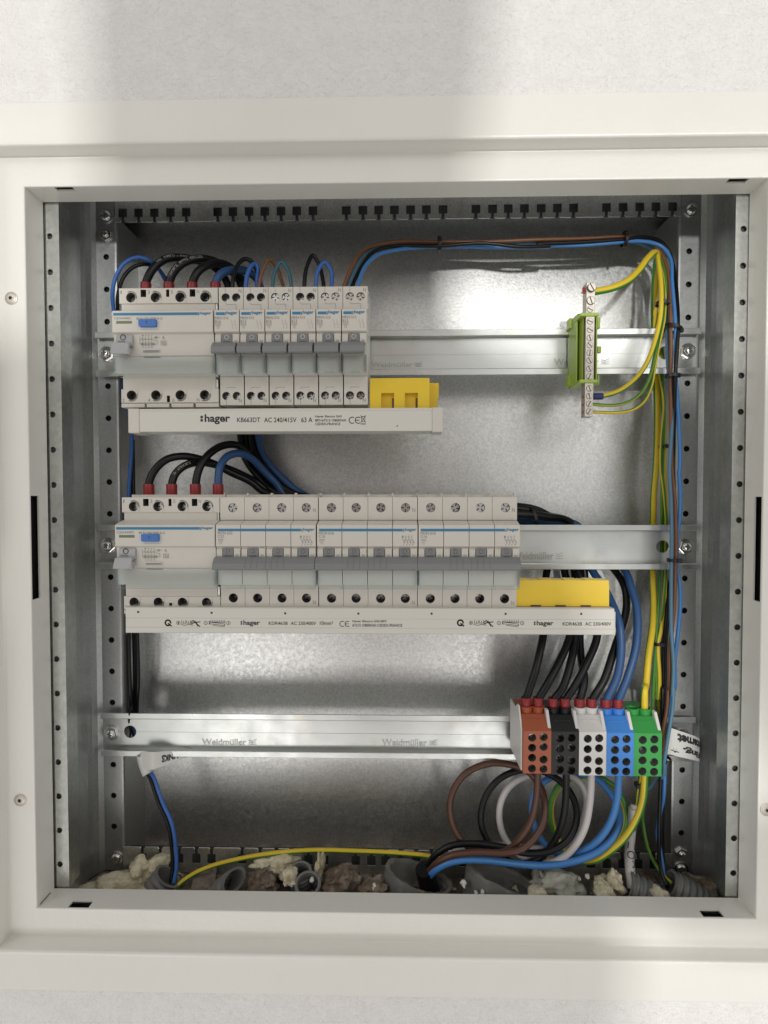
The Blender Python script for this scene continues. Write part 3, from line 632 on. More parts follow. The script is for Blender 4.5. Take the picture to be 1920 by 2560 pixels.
def quad(O, label, code, amp):
    t = thing('four_pole_breaker', label, 'four pole breaker', O, 'wide four-pole breakers in the middle row')
    X, Y, Z = O; W = 17.55; mb = MB(); body_core(mb, .1, 4 * W - .1, O); ups, los = [], []
    for k in range(4):
        u, l = pole(mb, k * W, W, O, 'quad', False); ups += u; los += l
        nose(mb, k * W + (.2 if k else .3), (k + 1) * W - (.2 if k < 3 else .3), O); side_bits(mb, X, Y, Z, k * W)
        mb.box(X + k * W + .1, X + (k + 1) * W - .1, Y - .25, Y + .5, Z - 26.2, Z - 22.0)
    for k in range(5): mb.box(X + k * W - (.7 if k else -.1), X + k * W + (.7 if k < 4 else -.1), Y + 9.0, Y + 13, Z + 41.6, Z + 43.6)
    body = mb.build('housing', [K['shell'], K['well']], t, smooth=30)
    put_screws(body, SCREW_BIG, O, [(x, z, random.choice((1.2, 1.2, 1.6, 4.5))) for x, z in ups]); put_screws(body, SCREW_BIG, O, [(x, z, 11.5) for x, z in los])
    f = Y - 11.2
    mb = MB(); mb.box(X + 1.8, X + 59.6, f - .12, f + .3, Z + 17.0, Z + 18.7); mb.build('brand_stripe', K['stripe'], t, smooth=0)
    mb = MB(); brand(mb, X + 60.0, X + 69.2, Z + 17.6, f - .02, 2.7, 0); mb.build('brand_print', K['stripe'], t, smooth=0)
    mb = MB()
    mb.text(code, X + 1.6, X + 12.0, Z + 14.7, Z + 16.6, f - .05, 0); mb.text(amp, X + 1.6, X + 6.0, Z + 12.4, Z + 14.2, f - .05, 0)
    d2 = lambda m, *p: mb.line([(X + a, Z + b) for a, b in p], .25, f - .06, m)
    mb.box(X + 1.8, X + 5.4, f - .1, f, Z + 10.6, Z + 11.6, 1); mb.text('6000', X + 1.9, X + 5.3, Z + 9.6, Z + 10.5, f - .04, 1); d2(1, (3, 9.2), (4.2, 9.2), (4.2, 8.2), (3, 8.2), (3, 9.2))
    for k in range(4):
        x = 59.6 + k * 2.1; mb.text('1357'[k], X + x - .5, X + x + .6, Z + 12.6, Z + 13.9, f - .04, 0); d2(0, (x, 12.4), (x, 11.6), (x + 1.4, 9.6)); d2(0, (x + 1.4, 10.2), (x + 1.4, 8.6)); mb.text('2468'[k], X + x + .2, X + x + 1.2, Z + 7.2, Z + 8.4, f - .04, 0)
        d2(0, (x + .9, 9.4), (x + 1.9, 9.0))
    d2(0, (60.2, 10.9), (66.6, 10.9))
    mb.text('N', X + 66.6, X + 68.6, Z + 30.0, Z + 32.8, Y - .02, 0); mb.text('N', X + 66.4, X + 68.4, Z - 35.9, Z - 33.2, Y - .02, 0)
    mb.build('lettering', [K['print'], K['pale']], t, smooth=0)
    mb = MB(); mb.prism_x([(Y + y, Z + z) for y, z in LEVER], X - .6, X + 4 * W - .5)
    tg = mb.build('toggle_bar', K['lever'], t, bevel=.3)
    mb = MB()
    for x in (22.0, 26.0, 30.2, 36.0, 40.0, 44.2, 48.4): mb.prism_x([(Y - 13.75, Z - 1.5), (Y - 17.75, Z - 5.3), (Y - 17.98, Z - 8.4), (Y - 17.3, Z - 8.4), (Y - 17.2, Z - 5.6), (Y - 13.4, Z - 2.0)], X + x, X + x + .22)
    mb.build('bar_groove', K['well'], tg, smooth=0)
    for k in range(4):
        toggle_window(t, O, k * W, body)
    for k in range(4):
        mb = MB(); mb.box(X + k * W + 13.6, X + k * W + 15.9, Y - 10.45, Y - 10.2, Z - 1.2, Z + .8); mb.build('latch_slot', K['pale'], body, smooth=0)
        mb = MB()
    cv = clear_cover(t, O, 0, 4 * W)
    for k in (1, 2, 3):
        mb = MB(); mb.box(X + k * W - .8, X + k * W + .8, Y - 11.6, Y - 11.26, Z - 23.2, Z - 20.8); mb.build('cover_hinge', K['clear'], cv, smooth=0)
    return t

Z1, Z2 = 117.0, -31.2
rcd((-140.9, 0, Z1), 'residual current breaker with blue test button, first in the upper row')
rcd((-140.9, 0, Z2), 'residual current breaker with blue test button, left of the four-pole breakers')
XS = -69.9
ords = ['first', 'second', 'third', 'fourth', 'fifth', 'sixth']
labs = ['narrow breaker marked B16, right beside the blue-buttoned residual current breaker', 'narrow breaker marked B13 with a brown jumper leaving its top, second in its row',
        'narrow breaker marked B16 between a brown and a teal wire loop', 'narrow breaker marked B13 in the middle of the row under a black loop',
        'narrow breaker marked B16 next to last, under a small blue loop', 'narrow breaker marked B13 at the end of the row beside the bare rail']
first, up, lo = single((XS, 0, Z1))
deep = [(5.5, 5.5), (5.5, 6), (1.2, 1.2), (5.5, 5.5), (1.2, 1.0), (1.2, 1.2)]
for k in range(6):
    x = XS + 17.6 * k
    dev = first if k == 0 else copy_tree(first, (x, 0, Z1))
    devs = dev
    if k == 0: singles = [dev]
    else: singles.append(dev)
for k, dev in enumerate(singles):
    dev['label'] = labs[k]; O = (XS + 17.6 * k, 0, Z1)
    body = [c for c in dev.children if c.name.startswith('housing')][0]
    put_screws(body, SCREW_SM, O, [(x, z, d) for (x, z), d in zip(up, deep[k])]); put_screws(body, SCREW_SM, O, [(x, z, random.choice((5.5, 6.5))) for x, z in lo])
    mb = MB(); n, b = (('MKN 516', 'B16'), ('MKN 513', 'B13'))[k % 2]
    mb.text(n, O[0] + .7, O[0] + 10.0, Z1 + 14.9, Z1 + 16.7, -11.25, 0); mb.text(b, O[0] + .8, O[0] + 4.6, Z1 + 12.7, Z1 + 14.4, -11.25, 0); mb.build('rating_print', K['print'], dev, smooth=0)
XQ = -70.2
quad((XQ, 0, Z2), 'four-pole breaker marked C32 beside the residual current breaker, reflection on its clear cover', 'MCN 632', 'C32')
quad((XQ + 70.6, 0, Z2), 'four-pole breaker marked C16 between the two other four-pole breakers', 'MCN 616', 'C16')
quad((XQ + 141.0, 0, Z2), 'four-pole breaker marked C16 at the end next to the bare rail', 'MCN 616', 'C16')

# ------------------------------------------------------------------ busbars
def ce(mb, x, z, h, y, m=0):
    for cx, inner in ((x, 0), (x + h * 1.0, 1)):
        r = h / 2; mb.line([(cx + r + r * math.cos(math.radians(a)), z + r + r * math.sin(math.radians(a))) for a in range(60, 301, 20)], h * .13, y, m)
        if inner: mb.line([(cx + r * .1, z + r), (cx + r * 1.25, z + r)], h * .13, y, m)
t = thing('busbar', 'shorter white busbar with black print under the upper row, grey end caps', 'busbar', (-20, 5, 64), 'white comb busbars under the breaker rows')
y0 = -5.0; A = at(321, 1021, y0); zt, zb = 71.6, 55.6
mb = MB(); mb.box(-125.3, 80.6, y0, 14, zb, zt); mb.prism_x([(y0, zt - .6), (y0 - .3, zt - 1), (y0 - .3, zt - 1.5), (y0, zt - 1.9)], -125.3, 80.6); mb.build('profile', K['cream'], t, bevel=.4)
for a, b in ((-133.2, -125.35), (80.65, 88.2)):
    mb = MB(); mb.box(a, b, y0 - .6, 13, zb - .9, zt + .3); mb.build('end_cap', K['shell'], t, bevel=.5)
mb = MB(); U = lambda px, py: at(px, py, y0)
def tx(mb, s, x0, x1, y0_, y1_, org, sc, yy, bold=0.0):
    a = at(org[0] + x0 / sc, org[1] + y1_ / sc, yy); b = at(org[0] + x1 / sc, org[1] + y0_ / sc, yy); mb.text(s, a.x, b.x, a.z, b.z, yy, 0, bold=bold); return a, b
G1 = ((240, 600), 2.304)
def br(mb, x0, x1, y0_, y1_, G, yy):
    a = at(G[0][0] + x0 / G[1], G[0][1] + y1_ / G[1], yy); b = at(G[0][0] + x1 / G[1], G[0][1] + y0_ / G[1], yy)
    mb.text('hager', a.x + (b.x - a.x) * .14, b.x, a.z, b.z, yy, 0, bold=.03); q = (b.x - a.x) * .042
    for k in (.40, .72): zc = a.z + (b.z - a.z) * k; mb.box(a.x, a.x + 2 * q, yy - .07, yy, zc - q, zc + q)
br(mb, 602, 772, 1003, 1062, G1, y0)
tx(mb, 'KB663DT', 813, 946, 1022, 1050, *G1, y0, .012); tx(mb, 'AC 240/415V', 968, 1155, 1022, 1051, *G1, y0, .012); tx(mb, '63 A', 1182, 1247, 1022, 1050, *G1, y0, .012)
tx(mb, 'Hager Electro SAS', 1263, 1415, 1009, 1026, *G1, y0, .02); tx(mb, 'BP3-67215 OBERNAI', 1263, 1440, 1031, 1046, *G1, y0, .02); tx(mb, 'CEDEX-FRANCE', 1263, 1407, 1052, 1067, *G1, y0, .02)
a = at(240 + 1458 / 2.304, 600 + 1056 / 2.304, y0); ce(mb, a.x, a.z, 4.3, y0)
a = at(240 + 1522 / 2.304, 600 + 1063 / 2.304, y0); q = lambda *p: mb.line([(a.x + u, a.z + v) for u, v in p], .35, y0)
q((0.4, 6.4), (3.8, 1.4)); q((3.8, 6.4), (.4, 1.4)); q((.7, 5.6), (1.2, 2.0), (3.0, 2.0), (3.5, 5.6), (.7, 5.6)); mb.box(a.x + .3, a.x + 3.9, y0 - .07, y0, a.z + .1, a.z + .7)
mb.build('lettering', K['ink'], t, smooth=0)
mb = MB(); p = at(993, 1064, y0); mb.prism_y([(p.x - .9, p.z - .5), (p.x + .5, p.z - .6), (p.x + .4, p.z + .5)], y0 - .06, y0); mb.build('printed_arrow', K['ink'], t, smooth=0)

t = thing('busbar', 'long white busbar with pictograms and black print under the middle row', 'busbar', (36, 5, -78), 'white comb busbars under the breaker rows')
zt, zb = -68.6, -87.2; x0, x1 = -137.0, 208.0
mb = MB(); mb.prism_x([(14, zt), (-4.2, zt), (y0, zt - .6), (y0, zt - 7.6), (y0 + .35, zt - 7.8), (y0, zt - 8.1), (y0, zt - 14.2), (y0 + .35, zt - 14.4), (y0 - .1, zt - 14.8), (y0 - .1, zb + .5), (-4.6, zb), (14, zb)], x0, x1); mb.build('profile', K['cream'], t, bevel=.15)
mb = MB()
for a, b in ((x0 - .6, x0), (x1, x1 + 1.4)): mb.box(a, b, -3.4, 14, zb - .6, zt - 2.6)
mb.build('end_rib', K['cream'], t, bevel=.2)
G2 = ((260, 1050), 1659 / 740); G3 = ((900, 1150), 2.37); mb = MB()
br(mb, 766, 874, 1122, 1157, G2, y0); tx(mb, 'KDR463B', 923, 1030, 1130, 1148, *G2, y0, .015); tx(mb, 'AC 230/400V', 1046, 1189, 1130, 1149, *G2, y0, .015); tx(mb, '10mm²', 1210, 1284, 1128, 1149, *G2, y0, .015)
tx(mb, 'Hager Electro SAS-BP3', 1392, 1583, 1122, 1137, *G2, y0, .02); tx(mb, '67215 OBERNAI CEDEX-FRANCE', 1392, 1672, 1143, 1158, *G2, y0, .02)
a = at(260 + 1322 / 2.242, 1050 + 1157 / 2.242, y0); ce(mb, a.x, a.z, 3.7, y0)
br(mb, 1030, 1146, 952, 988, G3, y0); tx(mb, 'KDR463B', 1200, 1316, 961, 981, *G3, y0, .015); tx(mb, 'AC 230/400V', 1333, 1489, 961, 981, *G3, y0, .015)
def pictos(px):
    o = at(px, 1557, y0); X, Z = o.x, o.z
    # round Q-like screwdriver mark
    mb.line([(X + 1.9 * math.cos(k * math.pi / 8), Z + 1.9 * math.sin(k * math.pi / 8)) for k in range(15)], 1.0, y0); mb.line([(X + .4, Z - .6), (X + 2.2, Z - 2.1)], 1.0, y0)
    def num(s, x): mb.line([(X + x + 1.25 * math.cos(k * math.pi / 7), Z + 1.25 * math.sin(k * math.pi / 7)) for k in range(15)], .3, y0); mb.text(s, X + x - .4, X + x + .4, Z - .75, Z + .75, y0, 0)
    num('1', 7.4); num('2', 27.0); num('3', 43.2)
    for k in (0, 1):
        b = X + 9.8 + k * 3.6; mb.line([(b, Z + 1.6), (b, Z - .2), (b + 1.4, Z - .2), (b + 1.4, Z + 1.3)], .35, y0); mb.line([(b + 1.4, Z - .2), (b + 2.8, Z - .2), (b + 2.8, Z + 1.6)], .35, y0)
    mb.line([(X + 9.5, Z - 1.2), (X + 12, Z - 1.7), (X + 15, Z - 1.1), (X + 18, Z - 1.6)], .4, y0)
    mb.line([(X + 16.4, Z + .4), (X + 18.0, Z + 1.6), (X + 20.6, Z + .4), (X + 22.9, Z + .8)], .7, y0); mb.line([(X + 16.8, Z - .6), (X + 19.2, Z + .5), (X + 22.6, Z - 2.4)], .8, y0); mb.line([(X + 20.2, Z - .3), (X + 21.2, Z - 2.4)], .5, y0)
    mb.line([(X + 29.8, Z + .7), (X + 40.6, Z - .7), (X + 40.6, Z - 1.9), (X + 29.8, Z - .5)], .4, y0); mb.line([(X + 29.6, Z + 1.2), (X + 29.6, Z - .8)], .6, y0)
    for k in range(9): mb.line([(X + 30.6 + k * 1.25, Z + .7), (X + 30.6 + k * 1.25, Z + 2.0)], .3, y0)
    mb.line([(X + 30.6, Z + .6), (X + 41, Z + .6)], .5, y0); mb.line([(X + 32, Z - 1.6), (X + 40.4, Z - 2.8)], .3, y0)
pictos(420); pictos(1151)
for px, py in ((345.5, 1530), (529, 1532), (713, 1533.5), (896, 1534), (1079, 1534.2), (1264, 1534.6), (1453, 1534.6)):
    p = at(px, py, y0); mb.box(p.x - .7, p.x + .7, y0 - .07, y0, p.z - .7, p.z + .7)
mb.build('lettering', K['ink'], t, smooth=0)

# yellow touch-guard caps on the unused busbar prongs
t = thing('prong_cover', 'yellow plastic prong cover with two notches at the end of the upper busbar', 'prong cover', (62, 3, 78))
a = at(799 * KD, 817 * KD, 1); b = at(928 * KD, 880 * KD, 1); x0, x1, zt, zb = 37.0, b.x, a.z, 71.8
mb = MB(); G = lambda zx: at(600 + zx / 3.19, 1010, 1).x
n1, n2, n3, n4 = G(1127), G(1228), G(1316), G(1418); zn = at(950, 620 + 1157 / 3.19, 1).z
mb.prism_y([(x0, zb), (n1, zb), (n1, zn), (n2, zn), (n2, zb), (n3, zb), (n3, zn), (n4, zn), (n4, zb), (x1, zb), (x1, zt), (x0, zt)], 0.6, 5.5)
mb.box(x0 + 1, x1 - 1, 5.5, 12, zb, zt - .6); mb.build('notched_front', K['yellow'], t, bevel=.3)
mb = MB(); c = at(948 * KD, 827 * KD, 12); mb.prism_y([(x1 - 4, zb), (c.x - .8, zb), (c.x - .8, zb + 9.2), (c.x, zb + 9.8), (c.x, c.z), (x1 - 4, c.z)], 12.1, 17); mb.build('rear_shield', K['yellow'], t, bevel=.25)
mb = MB()
for q in (n2, n4): mb.box(q - 1.4, q - .2, 5.35, 5.6, zb, zn - 3)
mb.build('prong_slot', K['well'], t, smooth=0)
t = thing('prong_cover', 'long plain yellow prong cover beside the last four-pole breaker', 'prong cover', (180, 3, -60))
a = at(1115 * KD, 1253 * KD, 2); b = at(1316 * KD, 1313 * KD, 1); x0, x1, zt = a.x - .4, b.x, a.z; zl = at(1450, 1467.5, 1).z; zb = -68.3
mb = MB(); mb.prism_x([(1.0, zb + .0), (1.0, zl), (2.2, zt), (12, zt), (12, zb)], x0, x1); 
for k in (0.0, .26, .52, .74): mb.box(x0 + (x1 - x0) * k, x0 + (x1 - x0) * (k + .14), 2.0, 11.6, zt, zt + .5)
body = mb.build('guard', K['yellow'], t, bevel=.3)
mb = MB()
for px in (1338, 1400, 1463): p = at(px, 1518, 1); mb.box(p.x - 3.4, p.x + 4.0, .8, 2, zb, zb + 1.0)
mb.build('prong_gap', K['w_dkbrown'], body, smooth=0)

# ------------------------------------------------------------------ earth bar in its green holder
YB = 14.0
def ez(x, y, yy=YB): return at(1380 + x / 4.1475, 660 + y / 4.1475, yy)
t = thing('earth_terminal_bar', 'nickel earth bar with slotted screws in a lime green holder on the upper rail', 'earth terminal', ez(390, 880), None)
a, b = ez(358, 190), ez(450, 190); c, d = ez(337, 1583), ez(425, 1583)
mb = MB(); mb.prism_y([(c.x, c.z), (d.x, d.z), (b.x, b.z), (a.x, a.z)], YB, YB + 8.5); bar = mb.build('bar', K['bar'], t, bevel=.25)
sl = [(405, 250, 1), (402, 380, 1), (394, 470, 0), (394, 595, 0), (394, 680, 0), (392, 765, 0), (392, 840, 0), (391, 920, 0), (390, 1000, 0), (388, 1085, 0), (388, 1165, 0), (388, 1290, 0), (386, 1370, 0), (385, 1450, 0), (384, 1530, 0)]
for i, (x, y, big) in enumerate(sl):
    p = ez(x, y); inst('slotted_screw', SLOT_BIG if big else SLOT_SM, bar, (p.x, YB - (2.4 if i == 0 else .9 if big else .45), p.z), random.uniform(-1.2, .6) + math.pi / 2)
mb = MB()
for x, y in ((320, 275), (325, 1372), (322, 1458), (322, 1535)):
    p = ez(x, y, YB + 4)
    for k in range(4): mb.lathe((p.x + 3.5, YB + 4 + math.cos(k * 1.57), p.z + math.sin(k * 1.57) * (1.7 if y < 400 else .7)), (-1, 0, 0), [(.7 if y < 400 else .4, 0), (.6 if y < 400 else .35, 3.6 + k * .3)], 8, 0)
mb.build('wire_ends', K['copper'], bar); 
def hz(x0, x1, y0_, y1_, yy): a = ez(x0, y1_, yy); b = ez(x1, y0_, yy); return a.x, b.x, a.z, b.z
mb = MB()
def hb(x0, x1, y0_, y1_, ya, yb): X0, X1, Z0, Z1_ = hz(x0, x1, y0_, y1_, ya); mb.box(X0, X1, ya, yb, Z0, Z1_)
hb(248, 268, 525, 1250, 24, 43.4); hb(262, 335, 515, 1262, 33, 40); hb(318, 330, 525, 1245, 17, 33.2); hb(438, 474, 520, 1252, 26, 40); hb(452, 470, 530, 1240, 20, 26.1)
hb(300, 486, 503, 538, 12.6, 36); hb(288, 474, 1196, 1230, 12.6, 36)
hb(180, 212, 560, 664, 36, 44); hb(210, 262, 570, 660, 38.5, 43.9); hb(168, 206, 1150, 1262, 36, 44); hb(204, 262, 1160, 1255, 38.5, 43.9)
hb(474, 502, 552, 662, 36, 43.9); hb(472, 494, 1150, 1255, 36, 43.9); hb(474, 512, 853, 918, 32, 35)
mb.build('holder', K['holder'], t, bevel=.45)

# ------------------------------------------------------------------ coloured distribution blocks on the lowest rail
def bz(x, y, yy): return at(1260 + x / 3.19, 1420 + y / 3.19, yy)
blocks = [(155, 375, 'b_orange', 'orange-brown distribution block, first beside the bare rail, brown cables below', 1300, 1640), (378, 597, 'b_black', 'black distribution block with eight screw holes between the orange and white ones', 1305, 1650),
          (600, 815, 'b_white', 'white distribution block between the black and blue ones', 1308, 1655), (817, 1034, 'b_blue', 'blue distribution block fed by two blue cables from above', 1315, 1660), (1037, 1256, 'b_green', 'green earth distribution block with a striped cable entering its top', 1318, 1662)]
TOPS = []
for xa, xb, km, lab, ya, yb2 in blocks:
    p = bz(xa, ya, 0); q = bz(xb, yb2, 0); x0, x1, zt, zb = p.x, q.x, p.z, q.z; W = x1 - x0
    t = thing('distribution_block', lab, 'terminal block', ((x0 + x1) / 2, 0, zb), 'coloured distribution blocks on the lowest rail')
    mb = MB(); mp = lambda u, v, d: (u, d, v)
    cols = ((.315, (.155, .395, .63, .885)), (.73, (.14, .37, .67, .895)))
    xm = x0 + W * .52
    pts = []
    for (fx, rows), (u0, u1) in zip(cols, ((x0, xm), (xm, x1))):
        zs = [zt - (zt - zb) * f for f in rows]; ed = [zt] + [(a + b) / 2 for a, b in zip(zs, zs[1:])] + [zb]
        for z, e0, e1 in zip(zs, ed, ed[1:]):
            mb.hole_cell(mp, u0, u1, e1, e0, ('c', x0 + W * fx, z, 2.9, 14.0), 0, 1, 20); pts.append((x0 + W * fx, z))
    zs_, ys_ = zt + 8.2, 11.0    # sloping shoulder above the front
    mb.add([(x0, 0, zt), (x1, 0, zt), (x1, ys_, zs_), (x0, ys_, zs_), (x0, 0, zb), (x1, 0, zb), (x1, 43, zb), (x0, 43, zb), (x0, 43, zs_), (x1, 43, zs_)],
           [(0, 1, 2, 3), (4, 7, 6, 5), (4, 0, 3, 8, 7), (5, 6, 9, 2, 1), (3, 2, 9, 8)])
    body = mb.build('housing', [K[km], K['well'] if km != 'b_black' else K['b_black']], t, smooth=30)
    mb = MB(); cx = (x0 + W * .26, x0 + W * .71)
    for c in cx: mb.lathe((c, 16.5, zs_ - 6), (0, 0, 1), [(4.5, 0), (4.6, 9.2), (4.9, 10.4), (3.9, 10.4), (3.8, 7)], 20, 0, caps=False)
    mb.build('entry_collar', K[km], body); TOPS.append([(c, 16.5, zs_ + 4) for c in cx])
    mb = MB()
    for k in range(9): mb.box(x0 + 4 + k * 1.3, x0 + 4.9 + k * 1.3, 7.0, 7.6, zt + 4.7 + (k % 3) * .3, zt + 5.6 + (k % 2) * .3)
    mb.build('moulded_lettering', K[km], body, smooth=0)
    for x, z in pts: inst('terminal_screw', SCREW_BLOCK, body, (x + .1, random.choice((6.0, 7.0, 8.5)), z - .1), random.uniform(0, 1.5))
    # white latch ears on both flanks
    ears = [(x0 - 1.1, x0 - .05)] if km == 'b_orange' else []
    ears.append((x1 - 1.9, x1 + .3))
    for e0, e1 in ears:
        mb = MB(); k = e0 < x0
        mb.prism_x([(1.2, zt + .3), (9.2, zt + 12.0), (13.5, zt + 12.0), (8, zt + 1)] if not k else [(2.5, zb + 1), (2.5, zt), (12.5, zt + 14), (16, zt + 14), (24, zt + 9), (43, zt + 8.5), (43, zb + 1)], e0 - (0 if not k else .2), e1 - (0 if not k else .0))
        mb.build('latch_ear', K['b_white'], t, bevel=.3)

# ------------------------------------------------------------------ wires
def Z_(org, sc): return lambda x, y, d: at(org[0] + x / sc, org[1] + y / sc, d)
z1 = Z_((260, 620), 3.7705); z2 = Z_((600, 620), 3.19); z3 = Z_((1200, 400), 2.304); z4 = Z_((260, 1050), 2.242); z5 = Z_((900, 1150), 2.37)
z6 = Z_((1260, 1420), 3.19); z7 = Z_((1080, 1880), 2.37); z8 = Z_((1500, 1150), 3.686); zR = Z_((1560, 1700), 3.161); zL = Z_((180, 1860), 2.304); zT = Z_((700, 420), 2.37); px = lambda x, y, d: at(x, y, d)
def wire(label, m, r, pts, cat='wire', group=None, n=12, stripe=None, turn=0.0, name='wire'):
    mb = MB(); mb.tube(pts, r, n if stripe is None else 14, stripe, turn)
    o = mb.build(name, [K[x] for x in (m if isinstance(m, tuple) else (m,))], loc=pts[0], smooth=70)
    return tag(o, label, cat, group)
YG = ('w_yel', 'w_grn')
def ferrule(o, p, d, r, L, m='ferrule', parent_name='ferrule'):
    mb = MB(); mb.lathe(p, d, [(r * .96, 0), (r, .4), (r, L - .4), (r * .97, L), (r * .86, L), (r * .86, L - 1)], 22, 0); return mb.build(parent_name, K[m], o)
def _u(): pass
BT = [c for blk in TOPS for c in blk]
def endpts(i): x, y, z = BT[i]; return [Vector((x, y, z + 3)), Vector((x, y, z - 6))]
def arch(z, pts): return [z(*p) for p in pts]
heavy = 'heavy feed cables from the residual current breakers to the blocks'
# --- from the upper residual current breaker
Hx = [t_ - 140.9 for t_ in (18.6, 35.0, 51.4, 67.6)]
def mid(dx, dy, dz=0):       # hidden run behind the middle row and its rail
    return None
UP1 = [
 ('black feed cable with white print arching highest from the first ferrule of the upper row', 'w_black', 3.0, [(395, 380, 22), (395, 335, 22), (425, 255, 22), (490, 165, 24), (580, 105, 28), (700, 88, 34), (850, 112, 42), (990, 150, 50), (1090, 230, 60), (1160, 330, 66)],
   [(770, 120, 66), (790, 210, 64), (850, 300, 62), (960, 405, 60)], [(1010, 285, 58), (1130, 335, 62), (1240, 385, 66)], 0,
   [(345, 10, 64), (335, 250, 50), (315, 520, 32), (255, 800, 20)]),
 ('black printed feed cable rising from the second ferrule of the upper row', 'w_black', 3.0, [(612, 380, 22), (614, 335, 22), (640, 260, 22), (690, 185, 22), (770, 130, 25), (880, 100, 30), (1000, 112, 38), (1120, 160, 48), (1230, 250, 60), (1290, 350, 66)],
   [(800, 120, 68), (822, 200, 66), (890, 300, 64), (1010, 405, 60)], [(960, 290, 56), (1100, 325, 60), (1260, 385, 66)], 1,
   [(480, 10, 66), (560, 260, 52), (520, 560, 34), (440, 750, 24), (360, 900, 18)]),
 ('black feed cable rising from the third ferrule of the upper row', 'w_black', 3.0, [(832, 380, 22), (834, 335, 22), (858, 265, 22), (910, 200, 24), (1010, 150, 30), (1120, 150, 40), (1220, 200, 52), (1300, 300, 64)],
   [(830, 120, 64), (850, 190, 63), (930, 300, 62), (1060, 410, 60)], [(970, 305, 62), (1120, 350, 64), (1250, 390, 68)], 2,
   [(560, 10, 66), (590, 260, 54), (570, 560, 36), (540, 720, 26), (470, 950, 18)]),
 ('dark blue feed cable rising from the fourth ferrule of the upper row', 'w_navy', 3.0, [(1052, 380, 22), (1054, 340, 22), (1075, 275, 22), (1130, 228, 25), (1230, 205, 32), (1330, 215, 42), (1420, 270, 54), (1470, 360, 66)],
   [(870, 120, 62), (905, 215, 62), (1000, 325, 62), (1140, 430, 62)], [(950, 345, 62), (1100, 365, 64), (1290, 390, 66)], 6,
   [(700, 10, 62), (780, 130, 52), (850, 260, 36), (915, 430, 22), (935, 620, 18), (905, 860, 17)]),
]
for lab, m, r, top, belly, tail, ti, down in UP1:
    pts = arch(z1, top); bl = arch(z4, belly); tl = arch(z5, tail); dn = arch(z6, down)
    pts += bl + [bl[-1].lerp(tl[0], .5) + Vector((0, 0, -4))] + tl + dn + endpts(ti)
    o = wire(lab, m, r, pts, 'cable', heavy, 14, name='feed_cable')
    f0 = z1(top[0][0], 372, 22); ferrule(o, (f0.x, f0.y, f0.z - 3), (0, 0, 1), 3.9, 6.2)
    x, y, z = BT[ti]; ferrule(o, (x, y, z - 2.0), (0, 0, 1), 3.75, 8.5)
    if 'printed' in lab or 'white print' in lab:
        mb = MB(); s = arch(z1, top)
        if 'white print' in lab: mb.ribbon_text(s, r, 'HES   KABLO  *  6mm2  450/750', 21, 1.9)
        else: mb.ribbon_text(s, r, 'LEXIBLE  6mm2  450/750', 8, 2.0)
        mb.build('cable_lettering', K['pale'], o, smooth=0)
UP2 = [
 ('black feed cable looping from the first ferrule of the lower row, crossing behind the others', 'w_black', 2.95, [(252, 430, 20), (252, 355, 20), (282, 285, 22), (350, 222, 25), (440, 203, 30), (530, 217, 36), (620, 248, 42), (720, 298, 48), (820, 345, 52), (920, 415, 54)], [(960, 320, 50), (1110, 335, 56), (1240, 372, 64)], 3, [(590, 15, 60), (740, 400, 40), (740, 560, 32), (650, 780, 22), (560, 950, 18)]),
 ('black printed feed cable looping lower from the second ferrule of the lower row', 'w_black', 2.95, [(380, 430, 20), (382, 350, 20), (402, 300, 22), (450, 258, 26), (530, 237, 34), (640, 255, 44), (760, 300, 52), (870, 360, 56), (950, 425, 58)], [(960, 300, 66), (1110, 330, 66), (1230, 372, 68)], 4, [(640, 15, 66), (620, 300, 58), (605, 560, 44), (615, 720, 34), (640, 900, 20)]),
 ('black feed cable with the highest loop from the third ferrule of the lower row', 'w_black', 2.95, [(513, 430, 20), (515, 355, 20), (535, 270, 22), (590, 190, 28), (670, 143, 38), (750, 143, 48), (820, 200, 56), (880, 285, 60), (960, 365, 60), (1020, 430, 60)], [(970, 320, 70), (1120, 345, 70), (1250, 385, 72)], 5, [(880, 15, 66), (960, 150, 54), (975, 320, 44), (930, 500, 34), (870, 680, 24), (800, 890, 18)]),
 ('dark blue feed cable bent over beside the third black one in the lower row', 'w_navy', 2.95, [(640, 430, 20), (641, 355, 20), (648, 270, 22), (690, 205, 28), (760, 187, 36), (830, 218, 46), (890, 280, 54), (960, 350, 58), (1030, 430, 60)], [(955, 365, 66), (1130, 385, 68), (1290, 400, 68)], 7, [(960, 15, 56), (1015, 160, 44), (1055, 300, 34), (1065, 450, 27), (1050, 640, 21), (990, 860, 17)]),
]
for lab, m, r, top, tail, ti, down in UP2:
    pts = arch(z4, top); tl = arch(z5, tail); dn = arch(z6, down)
    pts += [pts[-1].lerp(tl[0], .5) + Vector((0, 4, -6))] + tl + dn + endpts(ti)
    o = wire(lab, m, r, pts, 'cable', heavy, 14, name='feed_cable')
    f0 = z4(top[0][0], 425, 20); ferrule(o, (f0.x, f0.y, f0.z - 1), (0, 0, 1), 4.0, 9.8)
    x, y, z = BT[ti]; ferrule(o, (x, y, z - 2.0), (0, 0, 1), 3.75, 8.5)
    if 'printed' in lab:
        mb = MB(); mb.ribbon_text(arch(z4, top), r, '10 - FLEXIBLE', 16, 1.9); mb.build('cable_lettering', K['pale'], o, smooth=0)
